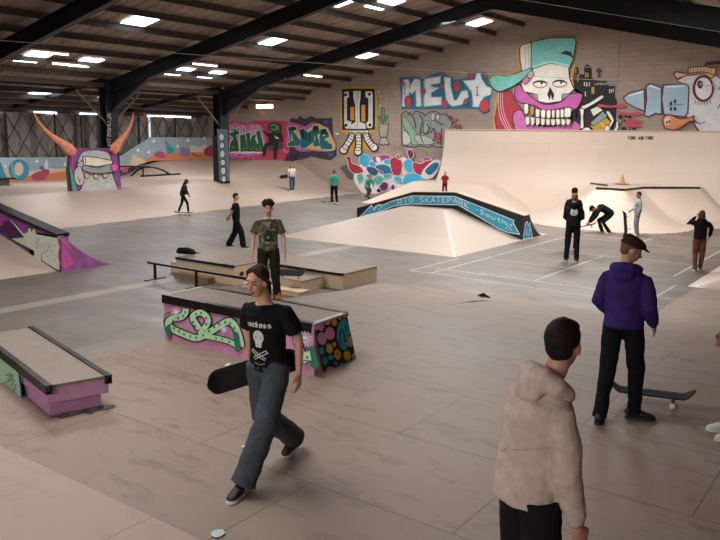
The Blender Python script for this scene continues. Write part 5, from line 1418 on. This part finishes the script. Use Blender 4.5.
    if hair:
        bm = bmesh.new()
        ball(bm, H(0, -.022, .04), (.08*k, .093*k, .09*k), HM, 20)
        ball(bm, H(0, -.05, -.012), (.064*k, .05*k, .055*k), HM, 16)
        if hair in ('short', 'tousled', 'long', 'crop'):
            ball(bm, H(0, .03, .085), (.062*k, .045*k, .035*k), HM, 14)
        if hair == 'tousled':
            rr = random.Random(3)
            for i in range(26):
                an = rr.uniform(0, 6.28); el = rr.uniform(-.1, 1.3)
                ball(bm, H(.09*math.cos(an)*math.cos(el), -.01+.09*math.sin(an)*math.cos(el)*(1 if math.sin(an) < 0 else .75), .045+.085*math.sin(el)), (.034*k,)*3, None, 8)
        if hair == 'tied':
            ball(bm, H(0, .008, .088), (.062*k, .05*k, .032*k), HM, 14)
            for s in (-1, 1): loft(bm, [H(s*.012, .035, .112), H(s*.058, .03, .082), H(s*.08, .012, .04), H(s*.082, -.012, .0), H(s*.05, -.08, -.04)], [.014*k, .016*k, .016*k, .018*k, .02*k], seg=8)
            loft(bm, [H(0, -.08, -.02), H(.0, -.115, -.05), H(.0, -.11, -.12), H(.0, -.1, -.2), H(0, -.1, -.25)], [.03*k, .03*k, .026*k, .02*k, .01*k], seg=10)
        if hair == 'long':
            loft(bm, [H(0, -.03, .05), H(0, -.055, -.03), H(0, -.075, -.13), H(0, -.085, -.24), H(0, -.09, -.33)], [(.085*k, .07*k), (.092*k, .058*k), (.1*k, .05*k), (.095*k, .04*k), (.05*k, .02*k)], side=HM @ V((1, 0, 0)), seg=14)
            for s in (-1, 1): loft(bm, [H(s*.055, .045, .07), H(s*.08, .03, 0), H(s*.085, .02, -.1), H(s*.08, .02, -.2)], [.022*k, .024*k, .024*k, .012*k], seg=8)
        o = link('hair', bm, hm, g, True); remesh(o, .0085 if (face or vox < .015) else .014, (.02 if hair == 'tousled' else .009)*k, WR2, sm=3)
    if hat == 'flat':
        bm = bmesh.new()
        ball(bm, H(0, -.005, .082), (.098*k, .122*k, .05*k), HM @ Matrix.Rotation(-.18, 3, 'X'), 20)
        ball(bm, H(0, -.02, .055), (.092*k, .105*k, .04*k), HM, 20)
        o = link('flat_cap', bm, cloth(hatc, bump=.6), g, True)
        bm = bmesh.new(); ball(bm, H(0, .105, .052), (.072*k, .055*k, .011*k), HM @ Matrix.Rotation(-.25, 3, 'X'), 16); link('peak', bm, cloth(hatc), o, True)
    if hat == 'cap':
        bm = bmesh.new(); ball(bm, H(0, -.012, .055), (.09*k, .106*k, .078*k), HM, 20); o = link('cap', bm, cloth(hatc), g, True)
        bm = bmesh.new(); ball(bm, H(0, .11, .045), (.065*k, .06*k, .009*k), HM, 14); link('peak', bm, cloth(hatc), o, True)
    g['_'] = 0; del g['_']
    return g, J, shirt, H, k
def decal(art_fn, par, shirt, name, side=1, step=.0012):
    """artwork in the (x, z) plane of the figure, wrapped onto the shirt; side=+1 chest, -1 back"""
    a = Art(lambda x, y, off: V((x, side*(.30+off), y)), start=0, step=step)
    art_fn(a)
    bm = a.bm
    for _ in range(3):
        es = [e for e in bm.edges if e.calc_length() > .02]
        if not es: break
        bmesh.ops.subdivide_edges(bm, edges=es, cuts=1)
    layers = {}
    o = link(name, bm, [mat(c, .8, var=.05) for c in a.cols], par)
    m = o.modifiers.new('wrap', 'SHRINKWRAP'); m.target = shirt; m.wrap_method = 'PROJECT'; m.use_project_x = False; m.use_project_y = True; m.use_project_z = False
    m.use_negative_direction = side > 0; m.use_positive_direction = side < 0; m.offset = .006
    m.project_limit = .6
    s = o.modifiers.new('solid', 'SOLIDIFY'); s.thickness = .002; s.offset = 1
    return o
def toward(dx, dy): return math.atan2(-dx, dy)
def fit_h(P, px_top, py_top):
    """height of a figure standing at P whose head top shows at that pixel row"""
    lo, hi = .9, 2.4
    for _ in range(40):
        mid = (lo+hi)/2; v = V((P.x, P.y, P.z+mid))-EYE
        y = 270+FOC*v.dot(DN)/v.dot(_f)
        if y > py_top: lo = mid
        else: hi = mid
    return lo
def on_surface(px, py, fn, z0=0):
    for i in range(2000, -1, -1):
        z = i/1000; p = A(px, py, z)
        if fn(p.x, p.y) >= z: return V((p.x, p.y, fn(p.x, p.y)))
    return A(px, py, 0)
VIEWL = V((-.81, -.59, 0))      # image left in the hall
CAMD = lambda P: (V((0, 0, 0))-V((P.x, P.y, 0))).normalized()

# 1 ---- walking woman
Pw = V((-3.80, 4.07, DZ))
g, J, sh, H, k = person('young woman walking in black skull T-shirt and grey wide trousers, carrying a black skateboard', Pw, toward(.2, -.98), 1.70,
    dict(pel=(0,0,.905), wai=(0,.01,1.06), che=(0,.015,1.26), nek=(0.01,.03,1.43), hed=(.035,.09,1.59), sR=(.165,.02,1.37), sL=(-.165,.02,1.37),
         eR=(.225,-.09,1.12), wR=(.24,-.1,.90), eL=(-.235,-.07,1.12), wL=(-.255,-.03,.875), hR=(.085,0,.89), hL=(-.085,0,.89),
         kL=(-.10,.22,.50), aL=(-.0,.40,.09), kR=(.09,-.05,.48), aR=(.03,-.46,.135)),
    top='tee', tcol='17171a', bcol='474c54', fit='wide', shoe='17171a', sole='dcd9d4', hair='tied', hcol='33211a', yaw=-.12, pitch=-.16, vox=.012, sk='c8967f', face=True, slim=.92,
    foot={'L': (.05, .0), 'R': (-.1, -.32)}, curl=.55)
def skull_logo(a):
    c = 'cfcfcb'
    write(a, c, 'jackass', lambda u, v: (.115-.031*u*1.02, 1.285*k-.038*v), .0085, cw=.62)
    oy = 1.165*k
    a.ell(c, 0.005, oy, .046, .052); a.poly(c, [(-.028, oy-.03), (.036, oy-.03), (.028, oy-.078), (-.02, oy-.078)])
    d = '1c1c1f'
    a.ell(d, -.015, oy-.008, .014, .014); a.ell(d, .026, oy-.008, .014, .014); a.poly(d, [(.0, oy-.03), (.011, oy-.03), (.0055, oy-.018)])
    for i in range(4): a.stroke(d, [(-.012+i*.012, oy-.052), (-.012+i*.012, oy-.074)], .003, up=False)
    a.up()
    for s in (-1, 1):
        a.stroke(c, [(s*.055+.005, oy-.10), (-s*.055+.005, oy-.165)], .006); a.stroke(c, [(s*.068+.005, oy-.118), (-s*.045+.005, oy-.178)], .006)
        a.stroke(c, [(s*.055+.005, oy-.098), (s*.07+.005, oy-.12)], .007)
    a.stroke('8d8d8a', [(-.04, oy-.2), (.0, oy-.215), (.05, oy-.2)], .006)
skl = decal(skull_logo, g, sh, 'skull_print', 1)
for s, S in ((-1, 'L'), (1, 'R')):
    aP = J['a'+S]
    bm = bmesh.new(); a_ = [V((aP.x-.042*k, aP.y+.01+.02*math.cos(t)*(1 if j % 2 else .45), aP.z-.03+.02*math.sin(t)*(1 if j % 2 else .45))) for j, t in enumerate([2*PI*q/10 for q in range(10)])]
    prism(bm, a_, (-.004, 0, 0)); link('star_patch', bm, mat('d5d3cf', .7), g)
wx = Matrix.Rotation(toward(.2, -.98), 3, 'Z')
vw = V((-.68, .73, 0))
bpos = ONP(254, 368, Pw+vw*.2+V((0, 0, .95)), vw)
board('black skateboard held under the arm of the walking woman in skull T-shirt', bm_axes(bpos, (-.66, -.72, -.26), (.72, -.68, .1)), .92)
# 2 ---- purple hoodie
Pp = A(616, 419, DZ)
hp = fit_h(Pp, 625, 233)
g, J, sh, H, k = person('man seen from behind in purple hoodie, brown flat cap and black trousers on the deck', Pp, toward(.0, 1), hp-.02,
    dict(sR=(.18,-.01,1.385), sL=(-.18,-.01,1.385), eR=(.235,-.03,1.12), wR=(.24,.13,.93), eL=(-.235,-.03,1.13), wL=(-.17,.17,.98), hed=(.015,.03,1.63), aL=(-.10,-.2,.09), kL=(-.1,-.04,.5), aR=(.13,.12,.09), kR=(.12,.11,.5)),
    top='hoodie', tcol='34265f', bcol='151416', fit='normal', shoe='1a1a1d', sole='232326', hair='short', hcol='6a4a35', hat='flat', hatc='33241f', yaw=-.95, pitch=-.35, vox=.012, sk='b98a76', foot={'L': (.25, 0), 'R': (-1.2, 0)})
pa, pb_ = A(616, 399, DZ), A(686, 408, DZ)
dv = (pb_-pa)
board('black skateboard with white wheels standing on the deck beside the purple hoodie man', bm_axes((pa+pb_)/2+V((0, 0, 0)), dv, V((0, 0, 1))), 1.0)
# 3 ---- beige hoodie
Pb = A(566, 321, DZ+1.77)
va = math.atan2(-Pb.x, Pb.y)
Pb = Pb-Matrix.Rotation(va-.95, 3, 'Z') @ V((0, .075, 0)); Pb.z = DZ
hb = 1.80
g, J, sh, H, k = person('dark haired man in beige hoodie seen from behind at the bottom of the picture', Pb, va-.95, hb,
    dict(pel=(-.02,-.07,.95), wai=(-.02,-.06,1.1), che=(-.01,-.04,1.29), nek=(0,.01,1.46), hed=(0,.065,1.63), sR=(.15,-.02,1.375), sL=(-.185,-.02,1.385), eR=(.205,-.02,1.10), wR=(.205,.05,.86), eL=(-.23,.03,1.12), wL=(-.2,.18,.96), hR=(.09,-.07,.93), hL=(-.09,-.07,.93), kR=(.1,-.04,.5), kL=(-.1,-.04,.5)),
    top='hoodie', tcol='b5a499', bcol='17171a', fit='normal', hair='short', hcol='1b1514', yaw=.65, pitch=-.1, vox=.012, sk='b98872', slim=1.0, wr=.6)
def seams(a):
    for q in ([(.2, 1.26), (.1, 1.22), (.02, 1.19)], [(-.02, 1.18), (-.08, 1.15)]): a.stroke('a09287', q, .004, sm=4)
decal(seams, g, sh, 'back_seams', -1)
# 4 ---- camouflage boy
def side_z(x, y):
    e = roll_f(0, min(y, 13.2)); u = (e.x-x)/(e.x+10.05)
    return max(0, (e.z-.03)*(1-u*u)) if u > 0 else e.z
Pc = on_surface(269, 304, side_z)
g, J, sh, H, k = person('boy with tousled dark hair in camouflage T-shirt and dark trousers facing the camera', Pc, toward(*CAMD(Pc)[:2])+.05, min(1.85, fit_h(Pc, 262, 198)-.03),
    dict(eR=(.25,-.02,1.13), wR=(.27,.06,.90), eL=(-.25,-.02,1.13), wL=(-.27,.06,.90), aR=(.1,-.02,.09), aL=(-.15,0,.09)),
    top='tee', tmat=M_camo, bcol='23251e', fit='normal', hair='tousled', hcol='1e1613', vox=.012, sk='cda08c', face=True, pitch=-.05, shoe='1b1b1d')
def ape(a):
    c = '1b1c1b'; y = 1.2*k
    a.ell(c, 0, y+.035, .05, .045); a.poly(c, [(-.055, y+.01), (.055, y+.01), (.07, y-.09), (.04, y-.1), (-.04, y-.1), (-.07, y-.09)])
    a.ell('8d8a7e', .0, y+.012, .02, .014); a.poly('8d8a7e', [(-.01, y-.02), (.03, y-.02), (.02, y-.06), (-.005, y-.05)])
decal(ape, g, sh, 'chest_print', 1)
kk = J['aL']
bm = bmesh.new(); prism(bm, [V((kk.x-.06, kk.y+.125, kk.z+z)) + V((x, 0, 0)) for x, z in ((0,.02),(.11,.02),(.12,.1),(.08,.07),(.05,.13),(.03,.08),(-.01,.11))], (0, .004, 0)); link('flame_print', bm, mat('c8893a', .8), g)
# 5 ---- walker in black
P5 = A(236.5, 248, 0)
person('man in black T-shirt and trousers walking right behind the plywood boxes, hands behind him', P5, toward(.75, .62), fit_h(P5, 237, 192)-.02 if fit_h(P5, 237, 192) < 1.95 else 1.86,
    dict(eR=(.22,-.12,1.15), wR=(.1,-.23,1.0), eL=(-.22,-.12,1.15), wL=(-.12,-.23,.97), aR=(.1,.24,.09), kR=(.1,.17,.51), aL=(-.1,-.26,.1), kL=(-.1,-.04,.5)),
    top='tee', tcol='151517', bcol='151517', fit='wide', hcol='3a2a20', sk='c49682', yaw=.1)
# 6 ---- skater at the left
P6 = A(184, 215.2, 0)
hd = toward(.81, .59)
person('long haired skater in black riding a skateboard along the foot of the left bank', P6+V((0, 0, .105)), hd, min(1.9, fit_h(P6, 180, 177)-.1),
    dict(pel=(0,-.05,.9), wai=(0,-.02,1.05), che=(0,.05,1.23), nek=(0,.1,1.38), hed=(0,.17,1.53), sR=(.17,.08,1.33), sL=(-.17,.08,1.33), eR=(.2,.1,1.08), wR=(.18,.25,.92), eL=(-.2,.1,1.08), wL=(-.18,.22,.9),
         hR=(.09,-.04,.88), hL=(-.09,-.04,.88), aR=(.06,.24,.09), kR=(.09,.2,.5), aL=(-.05,-.28,.09), kL=(-.08,-.1,.5)),
    top='sweat', tcol='1e2023', bcol='1a1a1c', fit='slim', hair='long', hcol='1d1716', pitch=-.4, shoe='1b1b1d', foot={'R': (-1.2, 0), 'L': (-1.2, 0)})
board('skateboard under the long haired skater in black at the left bank', bm_axes(P6, (.81, .59, 0), (0, 0, 1)), 1.05)
# 7 ---- girl in white top on the left bank
P7 = on_surface(292, 191.5, lf_h)
person('girl in white T-shirt and blue jeans walking down the pale bank, carrying a skateboard', P7, toward(.75, -.65), fit_h(P7, 292, 163)-.02,
    dict(aR=(.08,.12,.09), aL=(-.08,-.1,.09), eR=(.24,.0,1.14), wR=(.26,.12,.95), kR=(.1,.14,.5)),
    top='tee', tcol='c9c2bd', bcol='2f4560', fit='normal', hair='long', hcol='4a2c20', sk='c49682', shoe='c9c6c2')
board('skateboard carried by the girl in white T-shirt on the left bank', bm_axes(P7+V((-.28, -.1, .85)), (-.6, -.3, -.12), (.6, -.6, .2)), 1.0)
# 8 ---- green shirt
P8 = A(334, 204, 0)
person('person in green T-shirt and black trousers standing by a skateboard at the far end', P8, toward(-.55, .8), min(1.9, fit_h(P8, 333, 169)-.02),
    dict(aR=(.16,.05,.09), aL=(-.1,-.05,.09)), top='tee', tcol='3f9d84', bcol='19191b', fit='normal', hcol='6b4634', sk='b98068', shoe='dcdad6')
board('skateboard on the floor at the feet of the person in green', bm_axes(A(328, 203.5, 0), (.5, .86, 0), (0, 0, 1)), 1.0)
# 9 ---- crouching rider
P9 = A(368, 200, 0)
person('crouching rider in teal top and brown trousers skating before the graffiti wall', P9+V((0, 0, .105)), toward(.8, -.35), 1.62,
    dict(pel=(0,-.12,.62), wai=(0,-.08,.78), che=(0,.02,.97), nek=(0,.12,1.12), hed=(0,.2,1.27), sR=(.17,.07,1.07), sL=(-.17,.07,1.07), eR=(.3,.15,.85), wR=(.32,.32,.75), eL=(-.3,.05,.85), wL=(-.38,-.05,.7),
         hR=(.09,-.1,.6), hL=(-.09,-.1,.6), kR=(.14,.2,.5), aR=(.1,.12,.09), kL=(-.14,.05,.45), aL=(-.1,-.22,.09)),
    top='sweat', tcol='2f8f7f', bcol='6b3a2e', fit='normal', hcol='2f7f70', hat='cap', hatc='2f8f7f', sk='b98068', shoe='222226')
board('skateboard under the crouching rider in teal', bm_axes(P9, (.75, -.6, 0), (0, 0, 1)), 1.0)
# 10 ---- child in red
P10 = on_surface(444.5, 196, b2_h)
person('child in red hoodie standing behind the painted hubba ledge, hands raised to the face', P10, toward(*CAMD(P10)[:2]), max(1.2, fit_h(P10, 444, 176.5)-.03),
    dict(eR=(.26,.1,1.2), wR=(.1,.2,1.48), eL=(-.26,.1,1.2), wL=(-.1,.2,1.48)), top='hoodie', tcol='8e2a35', bcol='5f1f28', fit='normal', hcol='2c1f1b', sk='c49682', fd={'R': V((-.3, -.2, 1)), 'L': V((.3, -.2, 1))})
# 11 ---- man in black hoodie with back print
P11 = A(571, 261.5, 0); v11 = toward(P11.x, P11.y)
g, J, sh, H, k = person('fair haired man in black hoodie with white round back print, standing on the court', P11, v11, min(1.95, fit_h(P11, 574, 190)-.02),
    dict(sR=(.165,-.01,1.39), sL=(-.165,-.01,1.39), eR=(.215,.0,1.14), wR=(.1,.2,1.05), eL=(-.215,.0,1.14), wL=(-.1,.2,1.05), aR=(.13,.0,.09), aL=(-.13,.0,.09)),
    top='hoodie', tcol='17171a', bcol='17181b', fit='normal', hcol='7a573f', sk='b98068', yaw=-.3, shoe='161618')
def cat(a):
    y = 1.27*k; a.ell('c4c4c8', 0, y, .1, .085); a.poly('c4c4c8', [(-.09, y+.04), (-.075, y+.12), (-.03, y+.07)]); a.poly('c4c4c8', [(.09, y+.04), (.075, y+.12), (.03, y+.07)])
    a.poly('17171a', [(-.06, y+.02), (-.02, y), (-.05, y-.02)]); a.poly('17171a', [(.06, y+.02), (.02, y), (.05, y-.02)]); a.poly('17171a', [(-.05, y-.04), (.05, y-.04), (0, y-.06)])
decal(cat, g, sh, 'back_print', -1)
# 12 ---- person behind him
P12 = A(571, 250, 0)
person('man in dark cap and black jacket standing just behind the fair haired man', P12, toward(.5, -.8), min(1.95, fit_h(P12, 576, 186)),
    dict(sR=(.16,-.01,1.39), sL=(-.16,-.01,1.39), eR=(.21,.0,1.14), wR=(.1,.22,1.1), eL=(-.21,.0,1.14), wL=(-.1,.22,1.1)), top='sweat', tcol='1c1b1d', bcol='17171a', hat='cap', hatc='1a1b22', hcol='231a17', sk='b98068', pitch=-.4, yaw=-.3)
# 13 ---- bending
P13 = A(603, 233.5, 0)
g, J, sh, H, k = person('person in black bending down to a skateboard on the court', P13, toward(-.81, -.5), 1.8,
    dict(pel=(0,-.22,.72), wai=(0,-.08,.84), che=(0,.12,.93), nek=(0,.27,.92), hed=(0,.42,.88), sR=(.16,.22,.88), sL=(-.16,.22,.88), eR=(.19,.36,.62), wR=(.14,.5,.40), eL=(-.19,.34,.62), wL=(-.12,.52,.40),
         hR=(.09,-.22,.7), hL=(-.09,-.22,.7), kR=(.12,.16,.46), aR=(.14,.0,.09), kL=(-.12,.06,.42), aL=(-.14,-.2,.09)),
    top='sweat', tcol='161618', bcol='161618', fit='normal', hcol='191413', hat='cap', hatc='161618', sk='b98068', pitch=-1.1, shoe='c9c6c2')
wp = Matrix.Translation(P13) @ Matrix.Rotation(toward(-.81, -.5), 4, 'Z')
board('skateboard tilted up by the bending person in black', bm_axes(wp @ V((0.0, .62, .16)), wp.to_3x3() @ V((.15, 1, -.28)), (0, 0, 1)), 1.05)
# 14 ---- grey tracksuit
P14 = A(636, 236, 0)
g, J, sh, H, k = person('man in light grey tracksuit holding a skateboard upright on the court', P14, toward(-.6, -.3), min(1.93, fit_h(P14, 636, 191)-.02),
    dict(eR=(.24,.04,1.14), wR=(.15,.24,1.0), eL=(-.24,-.05,1.14), wL=(-.25,.03,.9)), top='sweat', tcol='8d9499', bcol='858d93', fit='normal', hcol='1c1614', sk='a8745c', pitch=-.15, shoe='c3c3c3')
wp = Matrix.Translation(P14) @ Matrix.Rotation(toward(-.6, -.3), 4, 'Z')
board('skateboard stood on its tail by the man in grey tracksuit', bm_axes(wp @ V((.12, .27, .47)), V((-.12, -.05, 1)), wp.to_3x3() @ V((-.3, 1, 0))), 1.12)
# 15 ---- girl at the right
P15 = A(697, 270, 0)
person('long haired girl in black jumper and maroon trousers seen from behind, hands at her head', P15, toward(-.35, .9), min(1.9, fit_h(P15, 698, 209)-.02),
    dict(eR=(.3,.05,1.24), wR=(.27,.12,.98), eL=(-.33,.08,1.33), wL=(-.14,.14,1.55), aR=(.08,.05,.09), aL=(-.08,-.12,.09), kL=(-.09,.02,.5)), top='hoodie', tcol='19191b', bcol='6b4440', fit='normal', hair='long', hcol='5c3a2b', sk='c49682', shoe='6b4a44', fd={'L': V((.4, -.2, 1))})
# 16 ---- person cut by the right edge
P16 = A(733, 436, DZ)
person('person in black trousers and white shoes, mostly cut off by the right edge', P16, toward(-.75, -.5), 1.72,
    dict(eR=(.24,.0,1.12), wR=(.2,.09,.93), eL=(-.24,.0,1.12), wL=(-.2,.06,.92), aR=(.1,.0,.09), aL=(-.1,.02,.09)), top='tee', tcol='1a1a1d', bcol='161618', fit='slim', hcol='2c1f1b', sk='c68c82', shoe='c9c9c6', vox=.012)
# board leaning on the pads
board('white bottomed skateboard lying on the plywood stack behind the camouflage boy', bm_axes(A(292, 275, .42)+V((0, 0, -.03)), (.9, .2, .05), (.3, -.5, .9)), 1.0)
# added area lights standing in for roof daylight and fill, then floodlights
area((-3.5, -7.4, 4.2), 7, 650, (1, .97, .95), aim=(-.25, 1, -.12), sy=3.2)  # unseen fill added behind the camera to brighten faces and ledges
area((-6.5, 4, 6.3), 3, 250); area((-14, 8, 7.6), 3, 400, (1, .97, .95))
area((-9.5, 17, 6.9), 3, 720); area((-9, 27, 6.7), 3, 860)
area((-24, 20, 6.2), 3, 460, (1, .97, .95)); area((-25, 31, 6.2), 3, 560, (1, .97, .95))
area((-34.5, 22, 5.0), 3, 240, (1, .97, .95)); area((-35, 31, 5.0), 2.5, 250, (1, .97, .95))
area((-16, 31, 8.3), 3, 760)
spot((.6, 24, 5.4), (-6, 35, 2.2), 1500, 60)
spot((-3, 29.5, 6.2), (-9, 34.5, 1.0), 700, 40)
w = bpy.data.worlds.new('world'); SC.world = w; w.use_nodes = True
w.node_tree.nodes['Background'].inputs[0].default_value = (.6, .7, .85, 1); w.node_tree.nodes['Background'].inputs[1].default_value = .3
SC.view_settings.view_transform = 'Standard'; SC.view_settings.look = 'None'; SC.view_settings.gamma = 1
SC.view_settings.use_curve_mapping = False
SC.view_settings.exposure = 0
SC.cycles.max_bounces = 6; SC.cycles.diffuse_bounces = 4
